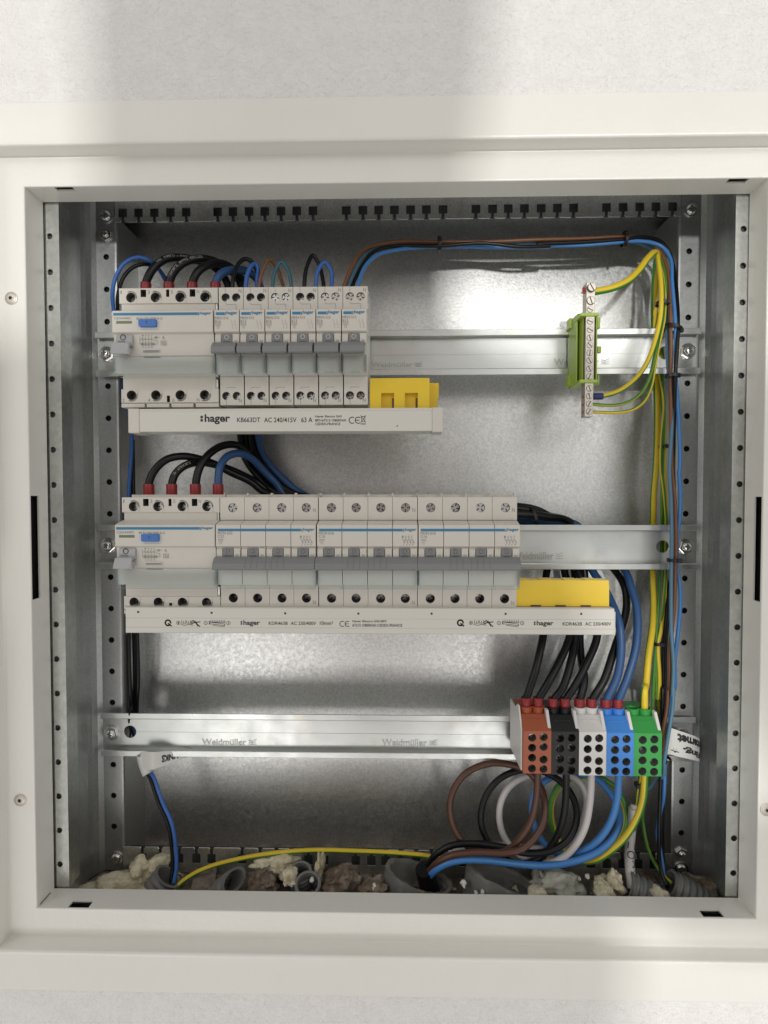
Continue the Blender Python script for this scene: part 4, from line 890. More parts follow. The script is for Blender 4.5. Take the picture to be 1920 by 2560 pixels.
# --- pair down the left side
lp = 'thin wire pair down the left side'
o = wire('thin blue wire arching over the left shoulder of the upper residual current breaker', 'w_blue', 1.45, arch(z1, [(600, 350, 46), (570, 290, 42), (500, 175, 34), (430, 120, 28), (320, 88, 24), (200, 138, 20), (115, 265, 20), (80, 420, 22), (92, 590, 30)]) + [px(300, 900, 56), px(329, 1090, 58), px(322, 1230, 58), px(322, 1420, 70), px(322, 1600, 76), px(325, 1720, 70), px(331, 1800, 62), px(352, 1870, 54)]
  + arch(zL, [(440, 150, 44), (470, 190, 40), (520, 330, 38), (575, 460, 36), (598, 600, 34), (600, 720, 30), (585, 800, 26)]), group=lp)
o = wire('thin black wire arching beside the blue one at the upper left', 'w_black', 1.45, arch(z1, [(640, 350, 52), (590, 300, 48), (520, 205, 42), (470, 170, 36), (380, 152, 30), (275, 182, 26), (185, 275, 24), (135, 430, 26), (130, 590, 34)]) + [px(308, 900, 60), px(312, 1090, 70), px(312, 1230, 70), px(316, 1500, 70), px(322, 1700, 68), px(326, 1800, 64), px(345, 1870, 56)]
  + arch(zL, [(420, 150, 46), (446, 190, 42), (495, 330, 40), (552, 460, 38), (574, 600, 36), (578, 720, 32), (568, 800, 28)]), group=lp)
for k, (dx, dy) in enumerate(((-6, 0), (7, 8), (16, 4))):
    wire(('black wire running down beside the left upright behind the long busbar', 'black wire nearest the sheet beside the left upright below the long busbar', 'black wire of the trio below the long busbar at its left end')[k], 'w_black', 1.5, [px(316 + dx, 1100, 72 + dy), px(322 + dx, 1450, 62 + dy), px(327 + dx, 1580, 60 + dy), px(330 + dx, 1690, 60 + dy), px(333 + dx * .6, 1780, 62 + dy), px(342 + dx * .3, 1850, 64)], group=lp)
# --- jumper loops on top of the single breakers
jl = 'short jumper loops over the single breakers'
wire('black jumper loop nearest the heavy feed cables', 'w_black', 1.55, arch(z1, [(1208, 400, 22), (1212, 340, 22), (1228, 240, 24), (1272, 145, 27), (1332, 102, 30), (1392, 130, 32), (1440, 220, 30), (1455, 320, 26), (1458, 400, 24)]), group=jl)
wire('blue jumper loop overlapping the black one nearest the feed cables', 'w_blue', 1.65, arch(z1, [(1335, 400, 20), (1338, 340, 20), (1352, 250, 21), (1388, 172, 23), (1425, 150, 25), (1450, 190, 26), (1445, 290, 24), (1440, 400, 22)]), group=jl)
wire('brown jumper loop crossing behind the teal loop', 'w_brown', 1.3, arch(z2, [(148, 340, 20), (152, 300, 20), (182, 180, 22), (237, 95, 26), (290, 150, 30), (325, 240, 30), (345, 305, 28), (350, 340, 28)]), group=jl)
wire('teal jumper loop in front of the brown loop', 'w_teal', 1.3, arch(z2, [(256, 340, 20), (260, 300, 20), (278, 190, 21), (330, 112, 23), (378, 165, 23), (402, 250, 22), (410, 305, 22), (412, 340, 22)]), group=jl)
wire('tallest black jumper loop standing alone over the middle breakers', 'w_black', 1.5, arch(z2, [(508, 340, 20), (512, 300, 20), (530, 160, 23), (583, 60, 27), (632, 140, 28), (660, 250, 26), (668, 305, 25), (670, 340, 25)]), group=jl)
wire('blue jumper loop crossing in front of the tallest black loop', 'w_blue', 1.5, arch(z2, [(601, 340, 19), (604, 300, 19), (622, 180, 20), (676, 115, 22), (725, 175, 22), (735, 260, 21), (730, 305, 20), (729, 340, 20)]), group=jl)
# --- bundle across the top and down the right side
tb = 'wire bundle across the top and down the right side'
wire('brown wire uppermost in the bundle along the top', 'w_brown', 1.45, arch(z2, [(815, 345, 22), (828, 310, 22)]) + arch(zT, [(430, 575, 30), (500, 485, 42), (650, 440, 52), (940, 436, 54), (1250, 437, 52)]) + arch(z3, [(300, 460, 50), (600, 452, 50), (830, 441, 50), (930, 452, 52), (1010, 490, 54), (1062, 580, 50), (1090, 700, 44), (1097, 900, 36), (1100, 1100, 34), (1098, 1240, 34), (1100, 1500, 34), (1105, 1780, 34)])
  + arch(z8, [(672, 200, 32), (692, 420, 31), (700, 780, 31), (697, 920, 31), (690, 1180, 31), (675, 1450, 32), (645, 1750, 33), (637, 2150, 34)]) + arch(zR, [(352, 80, 34), (340, 230, 33), (315, 380, 32), (305, 560, 34), (300, 680, 38), (290, 800, 44)]), group=tb)
wire('steel blue wire partly hidden behind the brown one in the bundle', 'w_steel', 1.4, arch(z2, [(850, 345, 25), (862, 310, 25)]) + arch(zT, [(450, 590, 34), (520, 500, 46), (660, 462, 56), (940, 452, 58), (1250, 458, 56)]) + arch(z3, [(300, 478, 54), (600, 470, 54), (830, 462, 54), (950, 490, 58), (1010, 525, 60), (1055, 640, 56), (1075, 800, 48), (1078, 960, 40), (1080, 1100, 38), (1090, 1300, 36), (1105, 1500, 34)])
  + arch(z8, [(640, 100, 30), (655, 380, 29), (660, 760, 29), (658, 920, 29), (655, 1250, 29), (657, 1560, 29), (678, 1900, 29), (668, 2180, 29)]) + arch(zR, [(392, 60, 29), (380, 250, 28), (350, 430, 26), (325, 590, 26), (318, 640, 27), (308, 760, 34), (240, 800, 44), (205, 850, 50), (110, 930, 56), (90, 985, 56)]), group=tb)
wire('black wire weaving across the blue one in the bundle along the top', 'w_black', 1.5, arch(z2, [(885, 345, 28), (895, 310, 28)]) + arch(zT, [(480, 590, 36), (560, 495, 46), (700, 462, 50), (940, 462, 50), (1200, 446, 48), (1420, 466, 47), (1600, 460, 48)]) + arch(z3, [(330, 486, 48), (600, 472, 48), (830, 456, 48), (940, 444, 50), (1030, 465, 54), (1085, 525, 56), (1118, 640, 54), (1135, 800, 44), (1140, 960, 33), (1134, 1100, 30), (1124, 1240, 30), (1118, 1500, 36), (1110, 1780, 40)])
  + arch(z8, [(680, 250, 42), (660, 450, 44), (640, 900, 70), (635, 1300, 62), (605, 1560, 48), (585, 2000, 44)]) + arch(zR, [(300, 60, 44), (300, 300, 42), (300, 560, 40), (290, 760, 36), (282, 1000, 36), (276, 1250, 34), (282, 1450, 32), (310, 1560, 28), (340, 1620, 24)]), group=tb)
wire('bright blue wire lowest in the bundle along the top and outermost on the right', 'w_sky', 1.4, arch(z2, [(930, 345, 22), (938, 310, 22)]) + arch(zT, [(500, 590, 30), (570, 520, 38), (680, 487, 46), (820, 472, 54), (1000, 466, 56), (1300, 470, 56), (1600, 468, 54)]) + arch(z3, [(300, 496, 52), (600, 490, 50), (800, 474, 49), (930, 468, 50), (1040, 495, 51), (1096, 565, 48), (1106, 700, 42), (1120, 860, 36), (1127, 980, 33), (1125, 1120, 32), (1132, 1300, 33), (1145, 1500, 33), (1150, 1780, 32)])
  + arch(z8, [(728, 100, 32), (739, 260, 32), (734, 520, 32), (712, 740, 34), (714, 1000, 34), (738, 1180, 32), (740, 1340, 32), (722, 1560, 32), (690, 1850, 36), (690, 2100, 40)]) + arch(zR, [(380, 120, 44), (350, 400, 44), (330, 600, 42), (322, 700, 38), (318, 850, 38), (308, 960, 40), (270, 1120, 44), (265, 1250, 44), (285, 1340, 40), (312, 1510, 34), (330, 1600, 28)]), group=tb)
for k, (q, s, lab) in enumerate(((0, 46, 'black wire close behind the brown one in the lower part of the right bundle'), (14, 52, 'black wire deepest in the lower part of the right bundle'), (-10, 58, 'black wire at the inner edge of the lower right bundle'))):
    wire(lab, 'w_black', 1.45, arch(z8, [(640 + q, 760, 72), (630 + q, 1080, 64), (615 + q, 1400, s), (590 + q, 1700, s - 4), (580 + q, 2150, s - 4)]) + arch(zR, [(306 + q * .8, 60, s - 6), (304 + q * .8, 320, s - 8), (312, 600, s), (302 + q * .5, 800, s), (296 + q * .5, 1100, s - 2), (296 + q * .6, 1350, s - 4), (312 + q * .4, 1530, s - 12), (345, 1640, s - 22)]), group=tb)
# --- yellow-green earth wires
ey = 'striped earth wires on the right'
o = wire('thick striped earth cable from the top of the earth bar down to the green block', YG, 2.6, arch(z3, [(640, 760, 18), (668, 757, 18), (760, 738, 20), (850, 697, 24), (915, 636, 30), (962, 572, 36), (1000, 535, 42), (1020, 550, 50), (1012, 640, 56), (1004, 800, 60), (1004, 1000, 66), (1015, 1250, 68), (1020, 1500, 64)])
  + arch(z8, [(515, 40, 62), (495, 300, 62), (488, 560, 64), (480, 800, 68), (482, 1040, 62), (492, 1280, 54), (484, 1520, 44), (445, 1800, 32), (421, 2080, 23)]) + [Vector((BT[9][0], BT[9][1], BT[9][2] + 14))] + endpts(9), 'earth cable', ey, stripe=85, turn=.002)
o = wire('yellow striped earth wire curving into the blue sleeved screw of the earth bar', YG, 1.75, arch(z3, [(1660 / 2.304 - 50 + 2, 1362, 18)][:0] + [(690, 1361, 18), (715, 1357, 18), (800, 1330, 18), (895, 1260, 20), (960, 1170, 22), (1008, 1045, 24), (1035, 930, 26), (1045, 830, 28), (1042, 700, 34), (1028, 590, 40), (1018, 540, 46), (1012, 600, 54), (1005, 760, 60), (1020, 1000, 66), (1045, 1300, 66), (1060, 1500, 60)])
  + arch(z8, [(590, 60, 56), (600, 300, 54), (603, 560, 58), (600, 800, 68), (600, 1040, 60), (585, 1350, 50), (560, 1560, 44), (533, 1700, 42), (545, 2000, 42), (540, 2200, 44)]) + arch(zR, [(262, 60, 46), (275, 200, 48), (285, 320, 56)]), 'earth wire', ey, stripe=85, turn=.001)
p = z3(655, 1362, 18); ferrule(o, (p.x - .5, 18, p.z), (1, 0, 0), 2.4, 7.0, 'ferrule_blue')
o = wire('olive striped earth wire entering the next to last screw of the earth bar', ('w_olive', 'w_grn'), 1.15, arch(z3, [(640, 1408, 18), (660, 1408, 18), (780, 1412, 18), (880, 1380, 20), (940, 1325, 22), (980, 1240, 24), (1008, 1120, 27), (1036, 1010, 30), (1060, 850, 34), (1068, 700, 40), (1050, 600, 48), (1030, 560, 54), (1040, 800, 62), (1050, 1100, 66), (1050, 1300, 62), (1060, 1450, 56)])
  + arch(z8, [(575, 60, 52), (568, 300, 52), (570, 560, 58), (566, 800, 68), (550, 1040, 60), (540, 1300, 50), (522, 1560, 44), (500, 1900, 42), (485, 2200, 42)]) + arch(zR, [(232, 60, 44), (225, 200, 46), (222, 320, 54)]), 'earth wire', ey, stripe=-80, turn=.004)
o = wire('striped earth wire entering the last screw of the earth bar', YG, 1.15, arch(z3, [(640, 1452, 18), (660, 1452, 18), (790, 1455, 18), (880, 1438, 20), (945, 1390, 22), (985, 1310, 24), (1006, 1200, 26), (1032, 1060, 28), (1062, 900, 32), (1062, 740, 38), (1040, 620, 46), (1020, 570, 52), (1000, 650, 60), (995, 1000, 66), (1035, 1240, 62), (1060, 1400, 56), (1045, 1600, 52)])
  + arch(z8, [(560, 60, 50), (585, 260, 50), (610, 560, 56), (612, 800, 66), (606, 1040, 58), (580, 1350, 48), (548, 1600, 44), (516, 1800, 42), (520, 2200, 44)]) + arch(zR, [(250, 60, 46), (258, 300, 54), (225, 560, 58), (200, 780, 56), (150, 1050, 50), (155, 1160, 44), (190, 1330, 40), (255, 1470, 36), (335, 1570, 28), (372, 1600, 24)]), 'earth wire', ey, stripe=-85, turn=.003)
wire('thin striped earth wire ending at the grey-white cable below the green block', YG, 1.0, arch(zR, [(130, 740, 40), (120, 800, 46), (105, 880, 50), (95, 960, 54), (88, 1000, 55)]), 'earth wire', ey, stripe=100)
# --- coils below the blocks
cg = 'incoming supply cables coiled below the blocks'
P7 = lambda L: [z7(*p) for p in L]
wire('brown supply cable coiled below the orange block', 'w_dkbrown', 2.6, P7([(630, 60, 18), (625, 150, 18), (618, 270, 18), (585, 410, 19), (520, 515, 21), (455, 575, 24), (340, 590, 28), (235, 572, 32), (160, 505, 34), (115, 400, 36), (112, 270, 38), (185, 140, 40), (320, 72, 42), (450, 72, 44), (560, 110, 42), (640, 200, 34), (668, 300, 26), (660, 410, 20), (610, 505, 17), (530, 575, 16), (430, 598, 17), (270, 595, 20), (120, 612, 22), (40, 650, 24), (0, 690, 27)]) + [z7(-38, 740, 32)], 'cable', cg, 16)
wire('black supply cable coiled below the black block', 'w_black', 2.6, P7([(795, 60, 18), (795, 150, 18), (790, 300, 19), (765, 440, 21), (715, 540, 25), (650, 620, 28), (540, 662, 31), (430, 632, 34), (350, 560, 37), (300, 460, 40), (290, 370, 42), (318, 260, 44), (400, 160, 46), (520, 108, 48), (640, 110, 46), (750, 165, 42), (825, 250, 36), (857, 350, 30), (845, 450, 26), (790, 535, 24), (690, 588, 24), (560, 598, 25), (400, 560, 27), (230, 542, 29), (110, 555, 30), (30, 600, 31), (-10, 650, 33)]) + [z7(-45, 730, 36)], 'cable', cg, 16)
wire('white supply cable coiled below the white block', 'w_white', 2.6, P7([(945, 60, 18), (944, 150, 18), (935, 300, 19), (908, 440, 20), (855, 545, 22), (780, 622, 25), (690, 660, 28), (590, 655, 32), (500, 600, 38), (435, 515, 42), (402, 420, 45), (405, 310, 47), (450, 215, 49), (530, 155, 51), (650, 125, 53), (780, 130, 53), (870, 175, 51), (915, 270, 49), (900, 400, 48), (850, 510, 48), (760, 565, 49), (620, 575, 50), (430, 555, 50), (200, 570, 46), (60, 640, 42)]) + [z7(-40, 720, 40)], 'cable', cg, 16)
wire('blue supply cable coiled below the blue block', 'w_sky', 2.6, P7([(1108, 60, 18), (1106, 150, 18), (1095, 290, 19), (1055, 420, 21), (985, 520, 24), (890, 585, 28), (790, 610, 34), (700, 575, 42), (635, 500, 47), (598, 400, 49), (596, 290, 51), (630, 205, 53), (720, 145, 55), (850, 125, 56), (970, 155, 54), (1050, 235, 48), (1102, 330, 40), (1112, 420, 32), (1070, 510, 26), (985, 590, 23), (870, 640, 22), (740, 668, 23), (620, 672, 24), (480, 660, 23), (330, 642, 22), (180, 640, 22), (90, 660, 22), (20, 700, 24)]) + [z7(-20, 742, 28)], 'cable', cg, 16)
wire('striped yellow and green supply cable coiled below the green block', YG, 2.55, P7([(1262, 60, 18), (1260, 155, 18), (1248, 290, 19), (1205, 410, 20), (1140, 510, 22), (1060, 585, 24), (965, 640, 27), (870, 640, 36), (790, 590, 46), (740, 510, 52), (707, 400, 54), (708, 300, 56), (750, 205, 57), (850, 150, 58), (980, 150, 58), (1085, 215, 55), (1138, 320, 50), (1140, 430, 44), (1095, 530, 40), (1010, 600, 40), (880, 640, 44), (700, 660, 48), (400, 640, 52), (100, 660, 46)]) + [z7(-30, 740, 40)], 'cable', cg, 16, stripe=-80, turn=.002)
wire('yellow striped earth wire lying along the floor from the ribbed conduit', YG, 1.85, arch(zL, [(590, 850, 26), (615, 812, 28), (690, 755, 34), (800, 705, 38), (1000, 655, 42), (1200, 625, 45), (1400, 612, 46), (1659, 618, 46)]) + [px(1000, 2133, 46), px(1075, 2141, 44), px(1140, 2160, 40)], 'earth wire', ey, stripe=72, turn=0)
# thick sheathed cable standing at the right
t = thing('sheathed_cable', 'white sheathed cable with handwritten black letters standing in a ribbed conduit', 'cable', zR(60, 1640, 30))
WC = arch(zR, [(72, 1012, 44), (64, 1110, 44), (50, 1250, 42), (42, 1400, 38), (50, 1520, 32), (68, 1650, 26)])
mb = MB(); mb.tube(WC, 3.7, 18); s = mb.build('sheath', K['w_white'], t, smooth=60)
mb = MB(); mb.tube(arch(zR, [(72, 1020, 44), (76, 985, 45)]), 2.9, 14); mb.build('inner_sheath', K['foam_grey'], t, smooth=60)
mb = MB(); mb.ribbon_text(list(reversed(WC)), 3.72, 'HO   ZOUA', 20, 4.4) if False else mb.ribbon_text(WC, 3.72, 'HO   ZOUA', 4, 6.4)
mb.build('handwritten_lettering', K['ink'], s, smooth=0)
# dark sheath inside the big conduit
wire('thick black cable sheath ending in the large cut conduit', 'w_black', 7.5, [px(1085, 2250, 34), px(1072, 2215, 34), px(1062, 2172, 30)], 'cable', None, 20, name='cable_sheath')

# ------------------------------------------------------------------ cable ties
def tie(label, p, rx, ry, axis=(0, 0, 1), ang=0.0, head=(0, -1), tail=None):
    mb = MB(); c = Vector(p); R = Matrix.Rotation(ang, 3, 'Y'); n = 22; vs = []
    for k in range(n):
        q = 2 * math.pi * k / n
        for r, h in ((1.0, -1.15), (1.16, -1.15), (1.16, 1.15), (1.0, 1.15)):
            v = Vector((rx * math.cos(q) * r, ry * math.sin(q) * r, h));
            if axis[0]: v = Vector((v.z, v.y, v.x))
            vs.append(c + R @ v)
    fs = [(4 * k + j, 4 * k + (j + 1) % 4, 4 * ((k + 1) % n) + (j + 1) % 4, 4 * ((k + 1) % n) + j) for k in range(n) for j in range(4)]
    mb.add(vs, fs); o = mb.build('cable_tie', K['tie'], loc=p); tag(o, label, 'cable tie', 'black cable ties on the wire bundles')
    mb = MB(); h = c + R @ Vector((rx * head[0], ry * head[1] * 1.1, 0)) if not axis[0] else c + R @ Vector((0, ry * head[1] * 1.1, rx * head[0]))
    mb.box(h.x - 1.6, h.x + 1.6, h.y - 1.5, h.y + 1.2, h.z - 1.5, h.z + 1.5); mb.build('tie_head', K['tie'], o, bevel=.3)
    if tail: mb = MB(); mb.tube([h, h + Vector(tail)], .6, 8); mb.build('tie_tail', K['tie'], o)
    return o
tie('black tie round the bundle along the top, left of its middle', zT(945, 452, 53), 4.2, 5.5, (1, 0, 0), head=(.9, -.2))
tie('black tie round the bundle along the top near the right bend', z3(832, 460, 50), 4.6, 5.5, (1, 0, 0), head=(1.0, -.2))
tie('black tie round the yellow earth wires just below the right bend', z3(1050, 826, 33), 4.2, 5.5, head=(.6, -.7))
tie('long black tie slung across the wires over the upper rail', z3(1108, 970, 37), 6.2, 7.0, ang=.35, head=(1.0, -.2))
tie('black tie just below the upper rail on the brown and black wires', z3(1110, 1243, 33), 4.8, 5, head=(-.7, -.6))
tie('black tie on the yellow earth wires between upper and middle rails', z3(1062, 1650, 54), 3.4, 5, head=(0, -1))
tie('black tie round the steel blue and brown wires at the middle rail', z8(684, 922, 31), 4.6, 4.6, head=(.3, -1))
tie('black tie round two thin earth wires below the middle rail', z8(528, 1690, 43), 3.2, 4.2, head=(.6, -.9))
tie('black tie beside the green block at the lowest rail', zR(322, 622, 32), 3.6, 6, head=(-.9, -.5))
tie('small black tie on the thin earth wire below the green block', zR(108, 826, 46), 2.2, 3, head=(-.4, -.9))
tie('black tie round the heavy feed cables beside the last four-pole breaker', z5(1018, 332, 62), 8.5, 12, (1, 0, 0), -.25, head=(.8, -.5))
o = wire('black string loop hanging through the round hole of the lowest rail', 'w_black', .75, [px(330, 1760, 60), px(324, 1782, 44), px(322, 1800, 49), px(326, 1832, 56), px(324, 1850, 62)], 'tie', None, 8, name='string_loop')

# ------------------------------------------------------------------ paper tags
def flag(name, label, pts, h0, h1, words, rot):
    t = thing(name, label, 'cable label', pts[0]); P = spline(pts, 1.0); mb = MB(); n = len(P); vs = []
    for i, p in enumerate(P):
        f = i / (n - 1); a = Vector((0, 0, (h0[0] + (h1[0] - h0[0]) * f))); b = Vector((0, 0, -(h0[1] + (h1[1] - h0[1]) * f))); vs += [p + a, p + b]
    m2 = len(vs); vs += [v + Vector((.05, .35, 0)) for v in vs]
    fs = [(2 * i, 2 * i + 1, 2 * i + 3, 2 * i + 2) for i in range(n - 1)] + [(m2 + 2 * i, m2 + 2 * i + 2, m2 + 2 * i + 3, m2 + 2 * i + 1) for i in range(n - 1)]
    fs += [(2 * i, 2 * i + 2, m2 + 2 * i + 2, m2 + 2 * i) for i in range(n - 1)] + [(2 * i + 1, m2 + 2 * i + 1, m2 + 2 * i + 3, 2 * i + 3) for i in range(n - 1)]
    mb.add(vs, fs); s = mb.build('paper', K['label'], t, smooth=50)
    D = [0]
    for a, b in zip(P, P[1:]): D.append(D[-1] + (b - a).length)
    mb = MB()
    for word, s0, s1, v0, v1 in words:
        vs, fs = text_geo(word, .05); lo = (min(v[0] for v in vs), min(v[1] for v in vs)); hi = (max(v[0] for v in vs), max(v[1] for v in vs)); out = []
        for a, b in vs:
            u, v = (a - lo[0]) / (hi[0] - lo[0]), (b - lo[1]) / (hi[1] - lo[1]); u, v = 1 - u, 1 - v
            d = (s0 + (s1 - s0) * u) * D[-1]; i = 1
            while i < n - 1 and D[i] < d: i += 1
            q = (d - D[i - 1]) / max(1e-6, D[i] - D[i - 1]); p = P[i - 1].lerp(P[i], q); T = (P[i] - P[i - 1]).normalized(); N = Vector((T.y, -T.x, 0)).normalized()
            if N.y > 0: N = -N
            f = d / D[-1]; zt = h0[0] + (h1[0] - h0[0]) * f; zb = -(h0[1] + (h1[1] - h0[1]) * f)
            out.append(p + N * .12 + Vector((0, 0, zb + (zt - zb) * (v0 + (v1 - v0) * v))))
        mb.add(out, fs)
    mb.build('handwritten_lettering', K['ink'], s, smooth=0); return t
flag('cable_label', 'curled white paper label with upside-down handwriting at the right end of the lowest rail', arch(zR, [(345, 490, 30), (370, 490, 29), (430, 505, 28), (500, 518, 29), (565, 530, 33), (600, 540, 40), (590, 548, 46)]), (11.0, 9.5), (6, 11), [('Internet', .16, .86, .52, .90), ('Eing. *', .05, .80, .12, .48)], 180)
t = flag('cable_label', 'white paper label folded round the wire pair below the lowest rail at left', arch(zL, [(395, 95, 40), (450, 100, 38), (470, 100, 38), (540, 92, 42), (620, 82, 46), (700, 70, 50)]), (8, 9), (6, -1), [('LINKS', .42, .72, .25, .75)], 180)
mb = MB(); mb.tube(arch(zL, [(405, 60, 44), (420, 120, 44), (440, 172, 42)]), 4.6, 14); mb.build('tape_wrap', K['label'], t, smooth=60)

# ------------------------------------------------------------------ bottom: floor dust, rubble, foam, conduits
mb = MB(); nx, ny = 150, 24; vs = []; fs = []
for j in range(ny + 1):
    for i in range(nx + 1):
        x = -190 + 489 * i / nx; y = -3.5 + 93.5 * j / ny
        h = noise.noise(Vector((x * .03, y * .05, 3))) * 3.0 + noise.noise(Vector((x * .11, y * .13, 7))) * 2.2 + noise.noise(Vector((x * .4, y * .4, 1))) * 1.0
        vs.append((x, y, -297 + max(-3, h) - (0 if y > 2 else 4)))
for j in range(ny):
    for i in range(nx): a = j * (nx + 1) + i; fs.append((a, a + 1, a + nx + 2, a + nx + 1))
mb.add(vs, fs); tag(mb.build('floor', K['brick'], smooth=80), kind='structure')
def lump(name, label, cat, c, size, m, seed, rough=.35, group=None, sub=4, freq=1.4):
    bm = bmesh.new(); bmesh.ops.create_icosphere(bm, subdivisions=sub, radius=1); mb = MB()
    for v in bm.verts:
        p = v.co.copy(); s = Vector((seed * 3.1, seed * 1.7, seed))
        d = noise.noise(p * freq + s) * rough * 1.2 + noise.noise(p * freq * 2.4 + s) * rough * .55 + noise.noise(p * freq * 5.5 + s) * rough * .22 + noise.noise(p * freq * 13 + s) * rough * .08
        p *= 1 + d; mb.v.append(Vector(c) + Vector((p.x * size[0], p.y * size[1], p.z * size[2])))
    mb.f = [[v.index for v in f.verts] for f in bm.faces]; mb.m = [0] * len(mb.f); bm.free()
    return tag(mb.build(name, K[m], loc=c, smooth=70), label, cat, group)
fg = 'lumps of hardened mounting foam on the cabinet floor'
p = zL
def L(a, b, c, d, yy, *r, **k):   # lump from its outline box in the zL view
    c0 = zL((a + b) / 2, (c + d) / 2, yy); w_ = (zL(b, c, yy).x - zL(a, c, yy).x) / 2; h_ = (zL(a, c, yy).z - zL(a, d, yy).z) / 2
    return lump(r[0], r[1], r[2], c0, (w_ * .92, k.pop('dep', 10), h_ * .95), *r[3:], **k)
L(80, 450, 765, 862, 28, 'foam_lump', 'low spread of cream foam in the left corner of the floor', 'foam', 'foam', 1, group=fg, rough=.5, dep=14)
L(345, 475, 662, 800, 38, 'foam_lump', 'cream foam heap climbing the left comb of the floor', 'foam', 'foam', 2, group=fg, rough=.5)
L(455, 555, 640, 740, 42, 'foam_lump', 'smooth cream foam knob beside the left wire pair', 'foam', 'foam', 3, group=fg, rough=.35)
L(1050, 1320, 648, 735, 42, 'foam_lump', 'pale foam strip under the striped floor wire', 'foam', 'foam', 4, group=fg, rough=.5)
L(1400, 1450, 632, 780, 40, 'foam_lump', 'upright cream foam blob between two conduit mouths', 'foam', 'foam', 5, group=fg, rough=.5)
L(1200, 1300, 730, 800, 26, 'foam_lump', 'crumbly white foam bit beside the small round conduits', 'foam', 'foam', 6, group=fg, rough=.6)
def LP(x0, x1, y0_, y1_, yy, *r, **k):
    c0 = at((x0 + x1) / 2, (y0_ + y1_) / 2, yy); w_ = (at(x1, y0_, yy).x - at(x0, y0_, yy).x) / 2; h_ = (at(x0, y0_, yy).z - at(x0, y1_, yy).z) / 2
    return lump(r[0], r[1], r[2], c0, (w_ * .92, k.pop('dep', 10), h_ * .95), *r[3:], **k)
LP(1336, 1460, 2180, 2246, 30, 'foam_lump', 'greyish foam sheet beside the empty large conduit', 'foam', 'foam_grey', 7, group=fg, rough=.5)
LP(1335, 1372, 2170, 2215, 38, 'foam_lump', 'ragged grey foam tip above the greyish foam sheet', 'foam', 'foam_grey', 8, group=fg, rough=.6)
LP(1505, 1562, 2182, 2248, 30, 'foam_lump', 'broken cream foam piece left of the ribbed conduit with the white cable', 'foam', 'foam', 9, group=fg, rough=.55)
LP(1487, 1520, 2196, 2232, 24, 'foam_lump', 'round cream foam ball against the broken foam piece', 'foam', 'foam', 10, group=fg, rough=.35)
LP(1490, 1540, 2222, 2250, 14, 'foam_lump', 'small cream foam bit at the front edge near the right', 'foam', 'foam', 13, group=fg, rough=.4)
LP(1632, 1672, 2226, 2250, 10, 'foam_lump', 'flat cream foam smear between the two right conduits', 'foam', 'foam', 11, group=fg, rough=.4)
LP(1322, 1372, 2226, 2246, 12, 'foam_lump', 'cream foam bit in front of the empty large conduit', 'foam', 'foam', 12, group=fg, rough=.4)
mg = 'mortar and rubble lumps on the cabinet floor'
L(1010, 1190, 745, 850, 22, 'rubble_lump', 'brown mortar lump between two flattened conduits', 'rubble', 'mortar', 21, group=mg, rough=.5)
L(1440, 1660, 715, 850, 24, 'rubble_lump', 'large brown mortar lump left of the large cut conduit', 'rubble', 'mortar', 22, group=mg, rough=.5)
LP(905, 962, 2205, 2232, 14, 'rubble_lump', 'speckled rubble heap touching the large cut conduit', 'rubble', 'mortar', 23, group=mg, rough=.6)
LP(1700, 1800, 2195, 2250, 32, 'rubble_lump', 'brown rubble in the right corner behind the last conduit', 'rubble', 'mortar', 24, group=mg, rough=.5)
LP(1570, 1650, 2195, 2215, 44, 'rubble_lump', 'brown rubble behind the ribbed conduits at right', 'rubble', 'mortar', 25, group=mg, rough=.5)
CR = ['lying alone between the two wide ragged conduits', 'at the foot of the empty wide conduit, its left bit', 'at the foot of the empty wide conduit, its right bit', 'right of the greyish foam sheet, larger one', 'right of the greyish foam sheet, smaller one', 'near the small round conduits towards the mortar', 'on the rubble touching the large cut conduit', 'behind the front small round conduit', 'left of the small round conduits']
for k, (x, y, s, yy) in enumerate(((1158, 2207, 8, 14), (1190, 2232, 5, 6), (1206, 2230, 6, 8), (1468, 2190, 6, 30), (1448, 2196, 4, 28), (860, 2200, 5, 20), (935, 2216, 6, 10), (780, 2200, 6, 20), (730, 2210, 5, 16))):
    LP(x - s, x + s, y - s, y + s, yy, 'plaster_crumb', 'white plaster crumb ' + CR[k], 'crumb', 'label', 40 + k, group='white plaster crumbs on the floor', rough=.6, sub=2, dep=2.5)
mb = MB(); a = zL(700, 830, 22); b = zL(830, 745, 46); mb.prism_z([(a.x, 10), (a.x + 18, 10), (b.x, 48), (b.x - 17, 48)], -292.5, -291.0); tag(mb.build('metal_bracket', K['brick'], loc=(a.x, 20, -292)), 'dusty flat metal strip lying across the floor near the left conduit', 'metal strip')
